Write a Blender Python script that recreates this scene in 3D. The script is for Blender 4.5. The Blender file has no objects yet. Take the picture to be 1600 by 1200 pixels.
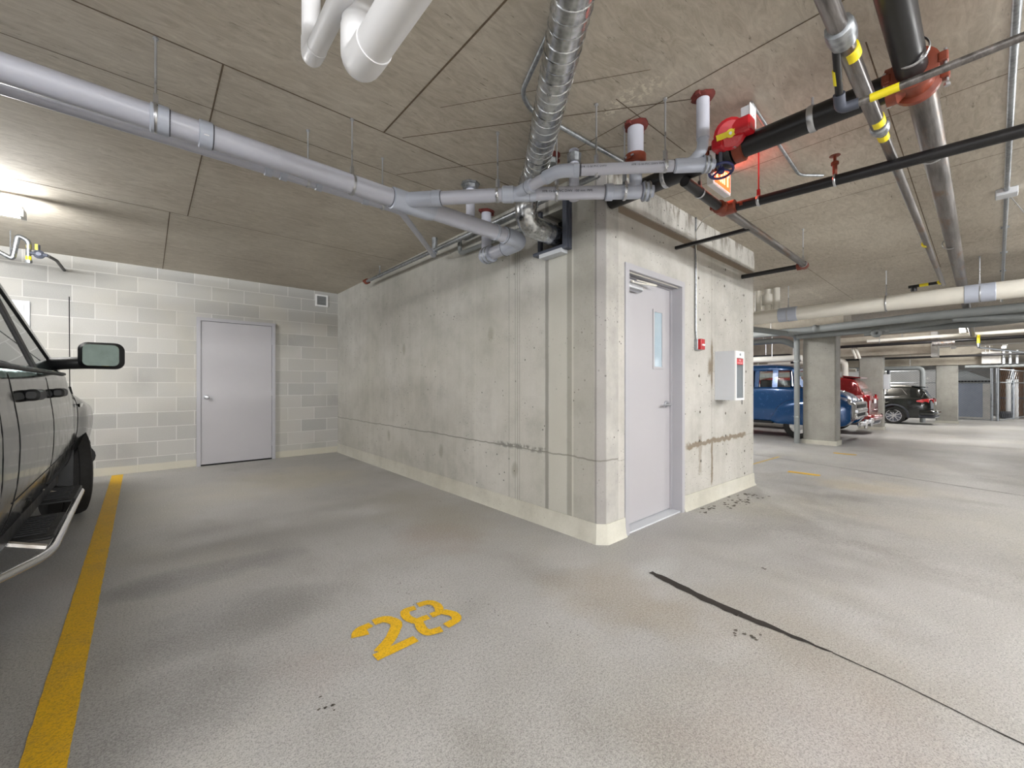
import bpy, math, random
import numpy as np
from mathutils import Vector, Matrix
random.seed(7)
S = bpy.context.scene
COL = S.collection
PI = math.pi
H = 2.758            # ceiling height; the camera stands at 1.157 m

# ------------------------------------------------------------------ camera, world, lights, exposure
cam_data = bpy.data.cameras.new('camera')
cam = bpy.data.objects.new('camera', cam_data); COL.objects.link(cam)
cam.location = (0, 0, 1.157)
cam.rotation_euler = (PI/2, 0, -math.atan2(564, 642))
cam_data.sensor_width = 36; cam_data.lens = 36*642/1600
cam_data.shift_y = 2.5/1600
cam_data.clip_start = 0.05; cam_data.clip_end = 200
S.camera = cam
S.view_settings.view_transform = 'Standard'
S.view_settings.look = 'None'
S.view_settings.gamma = 1
S.view_settings.use_curve_mapping = False
S.view_settings.exposure = 0.97
w = bpy.data.worlds.new('world'); S.world = w; w.use_nodes = True
w.node_tree.nodes['Background'].inputs[0].default_value = (0.95, 0.97, 1.0, 1)
w.node_tree.nodes['Background'].inputs[1].default_value = 1.15

LAMP_W = 34.0
FIXTURES = [  # x, y, z, rotation, watts factor, label
    (-1.43, 5.32, 2.60, 0, .62, 'fluorescent tube fixture hung over the black pickup by the block wall'),
    (-1.3, -1.6, 2.60, 0, 1.15, 'fluorescent tube fixture in the drive aisle behind the stall line'),
    (2.9, -2.3, 2.60, 0, .75, 'fluorescent tube fixture in the drive aisle facing the storage room door'),
    (-4.6, -4.6, 2.60, 0, 1.4, 'added unseen fluorescent tube fixture at the rear corner of the aisle'),  # unseen lamp added to brighten the stall from behind
    (.6, -4.8, 2.60, 0, 1.7, 'added unseen fluorescent tube fixture behind the drive aisle'),  # extra lamp out of view, added as more light from the rear
    (-4.2, 1.4, 2.60, 0, 1.1, 'added unseen fluorescent tube fixture off to the left of the black pickup bed'),  # added lamp out of view, lights the pipes and ceiling from the left
    (5.2, -5.2, 2.60, 0, .9, 'added unseen fluorescent tube fixture across the aisle from the storage room'),  # unseen extra lamp, added to make up for the closed rear wall
    (6.6, -2.3, 2.60, 0, .7, 'fluorescent tube fixture in the drive aisle past the storage room door'),
    (9.0, 4.3, 2.60, 0, .8, 'added hidden fluorescent tube fixture between the storage room and the blue panel truck'),  # added out of sight to light the blue truck and first column
    (13.3, 6.3, 2.60, 0, 1.2, 'fluorescent tube fixture over the parked blue panel truck'),
    (15.6, 0.3, 2.60, 0, .9, 'fluorescent tube fixture between the first and second columns'),
    (21.0, 2.9, 2.60, 0, .9, 'fluorescent tube fixture in front of the parked black wagon'),
    (23.5, -0.6, 2.60, 0, 1.0, 'fluorescent tube fixture in the aisle beside the black wagon'),
    (29.0, 3.4, 2.60, 0, 1.2, 'fluorescent tube fixture by the chain link fence'),
    (33.0, -1.6, 2.60, 0, .9, 'fluorescent tube fixture beyond the fence corner post'),
]

# ------------------------------------------------------------------ material helpers
def lin(c):
    return tuple(((v/255)/12.92 if v/255 <= .04045 else ((v/255+.055)/1.055)**2.4) for v in c) + (1,)

class NT:
    def __init__(s, name):
        s.m = bpy.data.materials.new(name); s.m.use_nodes = True
        s.t = s.m.node_tree; s.b = s.t.nodes['Principled BSDF']
        s._p = None
    def n(s, typ, **kw):
        x = s.t.nodes.new(typ)
        for k, v in kw.items(): setattr(x, k, v)
        return x
    def put(s, sock, v):
        if isinstance(v, bpy.types.NodeSocket): s.t.links.new(v, sock)
        elif v is not None: sock.default_value = v
    def pos(s):
        if s._p is None: s._p = s.n('ShaderNodeNewGeometry').outputs['Position']
        return s._p
    def obj(s):
        return s.n('ShaderNodeTexCoord').outputs['Object']
    def xyz(s):
        x = s.n('ShaderNodeSeparateXYZ'); s.put(x.inputs[0], s.pos()); return x.outputs
    def comb(s, a, b, c):
        x = s.n('ShaderNodeCombineXYZ'); s.put(x.inputs[0], a); s.put(x.inputs[1], b); s.put(x.inputs[2], c); return x.outputs[0]
    def math(s, op, a, b=None, c=None, clamp=False):
        x = s.n('ShaderNodeMath', operation=op, use_clamp=clamp)
        s.put(x.inputs[0], a); s.put(x.inputs[1], b); s.put(x.inputs[2], c); return x.outputs[0]
    def scale(s, v, sc):
        x = s.n('ShaderNodeVectorMath', operation='MULTIPLY'); s.put(x.inputs[0], v); x.inputs[1].default_value = sc; return x.outputs[0]
    def add(s, v, o):
        x = s.n('ShaderNodeVectorMath', operation='ADD'); s.put(x.inputs[0], v); s.put(x.inputs[1], o); return x.outputs[0]
    def noise(s, v, sc=1, det=4, ro=.55, dist=0):
        x = s.n('ShaderNodeTexNoise'); s.put(x.inputs['Vector'], v); x.inputs['Scale'].default_value = sc
        x.inputs['Detail'].default_value = det; x.inputs['Roughness'].default_value = ro; x.inputs['Distortion'].default_value = dist
        return x.outputs['Fac']
    def voro(s, v, sc=1, feature='F1'):
        x = s.n('ShaderNodeTexVoronoi', feature=feature); s.put(x.inputs['Vector'], v); x.inputs['Scale'].default_value = sc
        return x.outputs['Distance']
    def ramp(s, f, lo, hi, a=0., b=1.):
        x = s.n('ShaderNodeMapRange'); x.clamp = True
        s.put(x.inputs[0], f); x.inputs[1].default_value = lo; x.inputs[2].default_value = hi
        x.inputs[3].default_value = a; x.inputs[4].default_value = b; return x.outputs[0]
    def mix(s, f, a, b, mode='MIX'):
        x = s.n('ShaderNodeMix', data_type='RGBA', blend_type=mode)
        s.put(x.inputs[0], f); s.put(x.inputs[6], a); s.put(x.inputs[7], b); return x.outputs[2]
    def bandm(s, v, a, b, soft=.01):      # 1 between a and b
        return s.math('MULTIPLY', s.ramp(v, a-soft, a+soft), s.ramp(v, b-soft, b+soft, 1., 0.))
    def bump(s, h, strength=.3, dist=.01):
        x = s.n('ShaderNodeBump'); x.inputs['Strength'].default_value = strength; x.inputs['Distance'].default_value = dist
        s.put(x.inputs['Height'], h); s.t.links.new(x.outputs[0], s.b.inputs['Normal'])
    def fin(s, col, rough=.6, metal=0.):
        s.put(s.b.inputs['Base Color'], col); s.put(s.b.inputs['Roughness'], rough); s.put(s.b.inputs['Metallic'], metal)
        return s.m

def plain(name, rgb, rough=.5, metal=0., coat=0., var=.06, vs=12.):
    n = NT(name); c = lin(rgb)
    f = n.noise(n.obj(), vs, 3)
    d = tuple(max(0, v*(1-var*2.2)) for v in c[:3]) + (1,)
    l = tuple(min(1, v*(1+var)) for v in c[:3]) + (1,)
    n.fin(n.mix(f, d, l), n.ramp(f, .3, .7, max(0, rough-.05), min(1, rough+.07)), metal)
    if coat: n.b.inputs['Coat Weight'].default_value = coat; n.b.inputs['Coat Roughness'].default_value = .04
    return n.m

def emis(name, rgb, strength):
    n = NT(name); n.fin(lin(rgb), .5)
    n.b.inputs['Emission Color'].default_value = lin(rgb); n.b.inputs['Emission Strength'].default_value = strength
    return n.m

def concrete(name, light, dark, streak=(9, 9, .5), pits=.25, tie=False, bands=None, extra=None, coat_h=None):
    n = NT(name); P = n.pos(); x, y, z = n.xyz()
    a = n.noise(P, .9, 5, .6)
    b = n.noise(n.scale(P, streak), 1.0, 4, .6)
    fine = n.noise(P, 55, 3, .7)
    f = n.math('ADD', n.math('MULTIPLY', a, .74), n.math('MULTIPLY', b, .26))
    col = n.mix(n.ramp(f, .36, .64), lin(dark), lin(light))
    col = n.mix(n.ramp(fine, .3, .75, .0, .22), col, lin([min(255, v+14) for v in light]))
    mot = n.noise(n.add(P, (4, 9, 2)), 3.4, 6, .68)
    col = n.mix(n.ramp(mot, .5, .68, 0, .34), col, lin([v*.84 for v in dark])); col = n.mix(n.ramp(mot, .48, .34, 0, .3), col, lin([min(255, v+12) for v in light]))
    # air holes
    v1 = n.voro(n.add(P, (3.1, .7, .2)), 13)
    m1 = n.math('MULTIPLY', n.ramp(v1, .07, .12, 1, 0), n.ramp(n.noise(P, 1.7, 2), .44, .56))
    v2 = n.voro(P, 34)
    m2 = n.math('MULTIPLY', n.ramp(v2, .08, .15, 1, 0), n.ramp(n.noise(n.add(P, (9, 2, 4)), 2.3, 2), .48, .6))
    pit = n.math('MULTIPLY', n.math('MAXIMUM', m1, m2), pits*3.0, clamp=True)
    col = n.mix(pit, col, lin([v*.42 for v in dark]))
    if extra: col = extra(n, col, x, y, z, P)
    n.fin(col, .82)
    hgt = n.math('SUBTRACT', n.math('ADD', n.math('MULTIPLY', fine, .25), n.math('MULTIPLY', b, .5)), pit)
    n.bump(hgt, .35, .004)
    return n.m

def vstripe(n, col, v, a, b, rgb, amt, soft=.006, P=None, rag=0.):
    if rag: v = n.math('ADD', v, n.math('MULTIPLY', n.math('SUBTRACT', n.noise(n.scale(n.pos(), (2, 2, 2)), 3, 4), .5), rag))
    return n.mix(n.math('MULTIPLY', n.bandm(v, a, b, soft), amt), col, lin(rgb))

def wallA_extra(n, col, x, y, z, P):
    # form strips near the outer corner, thin vertical ribs, pour line, grey chamfer edge
    col = vstripe(n, col, y, 2.14, 2.33, (186, 185, 176), .75, .012)
    col = vstripe(n, col, y, 2.335, 2.372, (112, 110, 104), .7, .004, rag=.01)
    col = vstripe(n, col, y, 2.085, 2.135, (126, 124, 112), .6, .006)
    col = vstripe(n, col, y, 2.072, 2.084, (196, 195, 184), .8, .003)
    col = vstripe(n, col, y, 1.80, 1.868, (120, 116, 118), .62, .004, rag=.01)
    col = vstripe(n, col, y, 1.868, 2.07, (128, 125, 112), .35, .01)
    for yy in (2.688, 2.715, 2.745, 2.83):
        col = vstripe(n, col, y, yy-.004, yy+.004, (118, 116, 108), .55, .003)
    for yy, w_ in ((5.96, .01), (6.02, .007), (4.1, .006), (3.35, .007), (5.0, .006)):
        col = vstripe(n, col, y, yy-w_, yy+w_, (206, 206, 196), .30, .006)
    zz = n.math('ADD', z, n.math('MULTIPLY', n.math('SUBTRACT', n.noise(n.scale(P, (6, 6, 1)), 1, 4), .5), .035))
    col = n.mix(n.math('MULTIPLY', n.bandm(zz, .603, .614, .003), .75), col, lin((108, 106, 98)))
    rg = n.math('MULTIPLY', n.bandm(zz, .595, .64, .01), n.math('MULTIPLY', n.ramp(y, 2.3, 2.4), n.ramp(y, 2.9, 3.1, 1, 0)))
    col = n.mix(n.math('MULTIPLY', rg, n.ramp(n.noise(P, 22, 4), .42, .55)), col, lin((120, 119, 114)))
    # damp blots at the form ties
    for yy, z0 in ((5.35, .47), (4.0, .42), (2.75, .40), (4.9, 1.62), (3.1, 1.65)):
        dx = n.math('DIVIDE', n.math('SUBTRACT', y, yy), .055)
        dz = n.math('DIVIDE', n.math('SUBTRACT', z, z0), .09)
        d = n.math('ADD', n.math('MULTIPLY', dx, dx), n.math('MULTIPLY', dz, dz))
        d = n.math('ADD', d, n.math('MULTIPLY', n.noise(P, 9, 4), 1.2))
        col = n.mix(n.ramp(d, .7, 1.6, .42, 0), col, lin((112, 105, 84)))
    # long greenish grime
    col = n.mix(n.ramp(n.noise(n.scale(P, (1, .5, .35)), 1.6, 4), .45, .7, 0, .35), col, lin((166, 164, 150)))
    return col

def wallB_extra(n, col, x, y, z, P):
    nz = n.math('MULTIPLY', n.math('SUBTRACT', n.noise(P, 11, 4, .65), .5), .11)
    zz = n.math('ADD', z, nz)
    st = n.math('MULTIPLY', n.bandm(zz, .565, .615, .008), n.bandm(x, 3.74, 5.2, .03))
    st2 = n.math('MULTIPLY', n.bandm(n.math('ADD', x, n.math('MULTIPLY', nz, .5)), 4.27, 4.31, .008), n.math('MAXIMUM', n.bandm(z, .16, .6, .02), n.bandm(z, 1.15, 1.6, .05)))
    st4 = n.math('MULTIPLY', n.bandm(n.math('ADD', x, n.math('MULTIPLY', nz, .6)), 4.21, 4.31, .02), n.bandm(zz, 1.27, 1.42, .03))
    st3 = n.math('MULTIPLY', n.bandm(n.math('ADD', x, nz), 3.99, 4.06, .01), n.bandm(zz, .3, .68, .02))
    s_ = n.math('MAXIMUM', n.math('MAXIMUM', st, n.math('MAXIMUM', st2, st4)), n.math('MULTIPLY', st3, .5))
    col = n.mix(n.math('MULTIPLY', s_, .78), col, lin((112, 95, 70)))
    col = vstripe(n, col, x, 4.283, 4.292, (120, 112, 98), .5, .003)
    col = vstripe(n, col, z, .585, .592, (130, 126, 116), .5, .003)
    # upper beam: joint with its ledge shadow painted in brown, and rusty seep marks
    col = vstripe(n, col, z, 2.465, 2.525, (122, 106, 88), .85, .004)
    sp = n.math('MULTIPLY', n.ramp(z, 2.5, 2.72), n.ramp(n.noise(n.scale(P, (3, 3, 1)), 3.2, 5, .7), .46, .6))
    col = n.mix(n.math('MULTIPLY', sp, .75), col, lin((92, 82, 66)))
    return col

def block_material():
    n = NT('concrete_block'); x, y, z = n.xyz(); P = n.pos()
    br = n.n('ShaderNodeTexBrick', offset=.5, offset_frequency=2, squash=1.)
    n.put(br.inputs['Vector'], n.comb(n.math('ADD', x, .133+.2+.8), z, 0.))
    br.inputs['Scale'].default_value = 1; br.inputs['Brick Width'].default_value = .4; br.inputs['Row Height'].default_value = .2
    br.inputs['Mortar Size'].default_value = .0055; br.inputs['Mortar Smooth'].default_value = .2; br.inputs['Bias'].default_value = -.1
    br.inputs['Color1'].default_value = lin((160, 159, 157)); br.inputs['Color2'].default_value = lin((184, 182, 178)); br.inputs['Mortar'].default_value = lin((200, 199, 196))
    sp = n.noise(P, 120, 3, .7)
    col = n.mix(n.ramp(sp, .35, .7, 0, .35), br.outputs['Color'], lin((196, 196, 188)))
    col = n.mix(n.ramp(n.noise(P, 1.2, 4), .45, .7, 0, .35), col, lin((186, 180, 164)))
    d = n.ramp(n.voro(n.add(P, (.35, 0, .1)), 1.1), .05, .26, .35, 0)
    col = n.mix(n.math('MULTIPLY', d, n.noise(P, 8, 4)), col, lin((92, 92, 88)))
    # whitewashed skirting coat along the floor
    col = n.mix(n.ramp(n.math('ADD', z, n.math('MULTIPLY', n.noise(P, 6, 3), .02)), .105, .12, .85, 0), col, lin((196, 192, 176)))
    n.fin(col, .9)
    n.bump(n.math('SUBTRACT', n.math('MULTIPLY', sp, .5), n.math('MULTIPLY', br.outputs['Fac'], 1.0)), .5, .005)
    return n.m

def ceiling_material():
    n = NT('board_marked_ceiling'); P = n.pos(); x, y, z = n.xyz()
    g = n.noise(n.scale(P, (2.2, 7, 1)), 2.6, 6, .7, 1.8)
    a = n.noise(P, .8, 5, .6)
    f = n.math('ADD', n.math('MULTIPLY', g, .55), n.math('MULTIPLY', a, .45))
    col = n.mix(n.ramp(f, .38, .62), lin((168, 159, 145)), lin((206, 199, 186)))
    marks = n.ramp(n.noise(n.scale(P, (5, 42, 1)), 1.6, 4, .75), .63, .70)
    col = n.mix(n.math('MULTIPLY', marks, n.ramp(n.noise(P, 3, 3), .38, .55, 0, .9)), col, lin((88, 78, 64)))
    fine = n.noise(P, 70, 3, .7)
    col = n.mix(n.ramp(fine, .35, .7, 0, .25), col, lin((186, 178, 162)))
    # pale lime bloom spots
    for px, py, rx, ry in ((2.0, 1.30, .09, .28), (8.7, 1.9, .9, .05), (9.6, .3, .8, .05)):
        dx = n.math('DIVIDE', n.math('SUBTRACT', x, px), rx); dy = n.math('DIVIDE', n.math('SUBTRACT', y, py), ry)
        d = n.math('ADD', n.math('MULTIPLY', dx, dx), n.math('MULTIPLY', dy, dy))
        k = n.math('MULTIPLY', n.ramp(d, .2, 1.2, 1, 0), n.ramp(n.noise(P, 28, 5, .7), .5, .58))
        col = n.mix(k, col, lin((218, 212, 196)))
    n.fin(col, .88); n.bump(n.math('ADD', g, n.math('MULTIPLY', fine, .4)), .25, .004)
    return n.m

def floor_material():
    n = NT('coated_concrete_floor'); P = n.pos(); x, y, z = n.xyz()
    a = n.noise(P, .55, 5, .55); b = n.noise(n.add(P, (7, 3, 0)), 2.2, 6, .62)
    f = n.math('ADD', n.math('MULTIPLY', a, .6), n.math('MULTIPLY', b, .4))
    col = n.mix(n.ramp(f, .36, .66), lin((150, 148, 144)), lin((182, 181, 180)))
    yel = n.ramp(n.noise(n.add(P, (2, 8, 1)), .8, 4), .52, .72, 0, .45)
    col = n.mix(yel, col, lin((174, 170, 156)))
    red = n.ramp(n.noise(n.add(P, (12, 5, 1)), 1.1, 4), .62, .76, 0, .3)
    col = n.mix(red, col, lin((164, 150, 144)))
    drk = n.math('MULTIPLY', n.ramp(n.noise(n.add(n.scale(P, (1, .6, 1)), (1, 15, 1)), 1.5, 5), .56, .74, 0, .42), 1.)
    col = n.mix(drk, col, lin((112, 106, 98)))
    for (sx_, sy_, rx, ry, c_, am) in ((1.62, 2.75, .30, .42, (138, 122, 110), .45), (1.95, 1.35, .35, .42, (150, 136, 112), .4), (2.15, .55, .5, .6, (156, 145, 126), .3), (2.0, 3.4, .5, .9, (140, 132, 112), .4), (1.6, .25, .5, .45, (172, 154, 150), .22),
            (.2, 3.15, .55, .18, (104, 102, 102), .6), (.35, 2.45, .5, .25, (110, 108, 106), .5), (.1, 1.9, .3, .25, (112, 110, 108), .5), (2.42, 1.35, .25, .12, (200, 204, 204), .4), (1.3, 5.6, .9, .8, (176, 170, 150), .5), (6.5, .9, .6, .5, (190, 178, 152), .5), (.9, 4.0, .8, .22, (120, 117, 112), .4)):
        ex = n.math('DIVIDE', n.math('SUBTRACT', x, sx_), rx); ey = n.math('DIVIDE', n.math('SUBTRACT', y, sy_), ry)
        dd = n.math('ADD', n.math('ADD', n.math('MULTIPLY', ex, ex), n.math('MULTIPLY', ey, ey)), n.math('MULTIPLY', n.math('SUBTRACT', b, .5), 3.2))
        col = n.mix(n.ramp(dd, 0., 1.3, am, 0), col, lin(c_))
    gr = n.noise(P, 190, 2, .8); gr2 = n.noise(n.add(P, (5, 5, 0)), 85, 3, .75)
    sp = n.math('ADD', n.math('MULTIPLY', gr, .6), n.math('MULTIPLY', gr2, .4))
    col = n.mix(n.ramp(sp, .5, .60, 0, .55), col, lin((92, 90, 87)))
    col = n.mix(n.ramp(sp, .5, .38, 0, .3), col, lin((214, 212, 208)))
    n.fin(col, n.ramp(n.math('ADD', b, n.math('MULTIPLY', gr2, .3)), .5, .85, .42, .66))
    n.bump(sp, .5, .005)
    return n.m

def paint_floor(name, rgb, wear=.35):
    n = NT(name); P = n.pos()
    f = n.noise(P, 130, 2, .8); g = n.noise(P, 5, 4, .6)
    col = n.mix(n.ramp(f, .45, .65, 0, .5), lin(rgb), lin([v*.62 for v in rgb]))
    col = n.mix(n.ramp(n.math('ADD', n.math('MULTIPLY', g, .7), n.math('MULTIPLY', f, .3)), .5, .7, 0, wear), col, lin((140, 118, 78)))
    n.fin(col, .6); n.bump(f, .35, .003)
    return n.m

def spiral_metal(name, rgb=(196, 198, 200), rough=.28, sc=6):
    n = NT(name)
    v = n.voro(n.scale(n.pos(), (1, 1, 1)), sc*9)
    f = n.noise(n.pos(), sc, 4)
    n.fin(n.mix(n.ramp(n.math('ADD', n.math('MULTIPLY', v, .5), f), .4, .9), lin([v_*.72 for v_ in rgb]), lin(rgb)), n.ramp(f, .3, .7, rough-.06, rough+.12), 1.)
    n.bump(n.noise(n.pos(), 30, 3), .12, .004)
    return n.m

def steel_pipe(name):
    n = NT(name); P = n.pos()
    f = n.noise(n.scale(P, (1.2, 14, 14)), 2, 5, .65)
    r = n.ramp(n.noise(n.scale(P, (2, 9, 9)), 1.3, 4), .55, .66)
    col = n.mix(n.ramp(f, .35, .65), lin((84, 80, 78)), lin((146, 142, 140)))
    col = n.mix(n.math('MULTIPLY', r, .55), col, lin((124, 88, 52)))
    n.fin(col, n.ramp(f, .3, .7, .28, .5), .75)
    return n.m

MAT = {}
def mats():
    m = MAT
    m['wallA'] = concrete('cast_wall_concrete', (192, 190, 184), (170, 168, 160), (14, 14, .35), .3, extra=wallA_extra)
    m['wallB'] = concrete('cast_wall_concrete_pitted', (190, 188, 183), (170, 167, 160), (14, 14, .4), .34, extra=wallB_extra)
    m['conc'] = concrete('column_concrete', (158, 156, 149), (136, 134, 127), (6, 6, 1.2), .22)
    m['beam'] = concrete('beam_concrete', (176, 168, 154), (148, 140, 126), (1, 1, 5), .15)
    m['light_conc'] = concrete('pale_concrete', (196, 194, 190), (172, 170, 166), (4, 4, 1.2), .1)
    m['curb'] = concrete('cream_coved_base', (200, 198, 188), (180, 177, 164), (5, 5, 2), .08)
    m['block'] = block_material(); m['ceil'] = ceiling_material(); m['floor'] = floor_material()
    m['seam'] = plain('ceiling_joint', (118, 102, 84), .9, var=.3, vs=30)
    m['yellow'] = paint_floor('yellow_line_paint', (226, 178, 22))
    m['yellow_dull'] = paint_floor('faded_yellow_paint', (196, 166, 82), .6)
    m['joint'] = plain('floor_joint_sealant', (44, 38, 34), .85, var=.3, vs=60)
    m['rim_dark'] = plain('dark_stain', (96, 90, 82), .8, var=.3, vs=40)
    m['pvc'] = plain('grey_pvc', (186, 188, 200), .32, var=.04, vs=4)
    m['pvc_fit'] = plain('grey_pvc_fitting', (178, 184, 198), .36, var=.04, vs=4)
    m['pvc_white'] = plain('white_pvc', (226, 226, 228), .35, var=.03, vs=4)
    m['insul'] = plain('white_pipe_insulation', (222, 218, 208), .6, var=.05, vs=5)
    m['pvc_dark'] = plain('mid_grey_pvc', (138, 142, 142), .42, var=.08, vs=4)
    m['galv'] = spiral_metal('galvanized_steel', (176, 180, 184), .38, 5)
    m['duct'] = spiral_metal('spiral_duct_metal', (204, 206, 208), .22, 5)
    m['alu'] = plain('brushed_aluminium', (190, 192, 196), .3, .9, var=.06)
    m['steelpipe'] = steel_pipe('mill_steel')
    m['black'] = plain('black_steel_pipe', (26, 25, 27), .38, .1, var=.2, vs=6)
    m['blackm'] = plain('matte_black_plastic', (24, 25, 27), .5, var=.1)
    m['orange'] = plain('orange_coupling_paint', (128, 58, 38), .45, var=.15, vs=20)
    m['redstop'] = plain('red_firestop_putty', (116, 50, 44), .8, var=.2, vs=25)
    m['redv'] = plain('red_valve_enamel', (186, 22, 36), .3, coat=.3, var=.08)
    m['red'] = plain('red_plastic', (178, 30, 36), .35, var=.06)
    m['yel'] = plain('yellow_tape', (232, 214, 30), .45, var=.06)
    m['bluew'] = plain('blue_enamel', (24, 36, 92), .35, coat=.3, var=.08)
    m['door'] = plain('grey_door_paint', (174, 172, 176), .42, var=.025, vs=3)
    m['frame'] = plain('grey_frame_paint', (172, 171, 176), .42, var=.03, vs=3)
    m['white'] = plain('white_enamel', (232, 232, 232), .4, var=.02)
    m['offwhite'] = plain('light_grey_enamel', (200, 203, 208), .42, var=.02)
    m['grille'] = plain('grey_louvre_plastic', (150, 152, 152), .6, var=.08)
    m['dark'] = plain('dark_interior', (12, 12, 13), .9)
    m['framing'] = plain('dark_grey_steel_channel', (84, 88, 100), .5, .3, var=.1)
    m['cable'] = plain('white_cable', (214, 210, 200), .5)
    m['glass_t'] = None
    n = NT('clear_glass'); n.fin(lin((240, 246, 246)), .03); n.b.inputs['Transmission Weight'].default_value = 1.; n.b.inputs['IOR'].default_value = 1.1; m['glass'] = n.m
    n = NT('tinted_glass'); n.fin(lin((130, 140, 140)), .02); n.b.inputs['Transmission Weight'].default_value = .92; n.b.inputs['IOR'].default_value = 1.25; m['tint'] = n.m
    m['dglass'] = plain('dark_tinted_glass', (14, 16, 17), .05, coat=1.)
    m['door_glass'] = plain('wired_door_glass', (168, 186, 198), .12, coat=.6)
    m['carblack'] = plain('black_car_paint', (7, 7, 8), .10, coat=0., var=.02)
    m['cargreen'] = plain('deep_black_green_car_paint', (10, 14, 13), .16, coat=1., var=.02)
    m['carblue'] = plain('metallic_blue_car_paint', (8, 74, 132), .22, .2, coat=1., var=.04)
    m['carred'] = plain('metallic_red_car_paint', (132, 22, 24), .22, .35, coat=1., var=.04)
    m['pvcline'] = plain('pipe_joint_line', (58, 58, 66), .6)
    m['cladding'] = plain('dark_plastic_cladding', (58, 60, 68), .55, var=.05)
    m['chrome'] = plain('chrome_plate', (232, 232, 234), .16, 1., var=.02)
    m['tire'] = plain('tyre_rubber', (26, 25, 24), .75, var=.15, vs=30)
    m['alloy'] = plain('alloy_wheel', (192, 192, 196), .28, .85, var=.03)
    m['lampred'] = plain('red_tail_lens', (190, 14, 24), .15, coat=1.)
    m['lampclear'] = plain('clear_lens', (216, 214, 210), .15, coat=1.)
    m['seat'] = plain('grey_seat_fabric', (72, 72, 74), .9)
    n = NT('mirror_glass'); n.fin(lin((150, 168, 168)), .02, 1.); m['mirror'] = n.m
    m['tube'] = emis('lit_fluorescent_tube', (255, 252, 244), 14.)
    m['exit'] = emis('lit_exit_panel', (255, 44, 16), 6.)
    m['exit_letter'] = emis('lit_exit_letters', (255, 150, 100), 2.5)
    m['wood'] = plain('brown_panelling', (126, 92, 62), .6, var=.3, vs=3)
    m['shed'] = plain('blue_grey_shed_panel', (132, 140, 156), .55, var=.04, vs=2)
    m['shed_roof'] = plain('grey_ribbed_roof', (150, 156, 160), .5, var=.08)
    m['ink'] = plain('dark_print_ink', (52, 52, 60), .6)
    m['extred'] = plain('extinguisher_label_red', (196, 40, 48), .4)
    m['bright'] = plain('white_painted_wall', (214, 214, 214), .7, var=.03)
mats()

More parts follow.
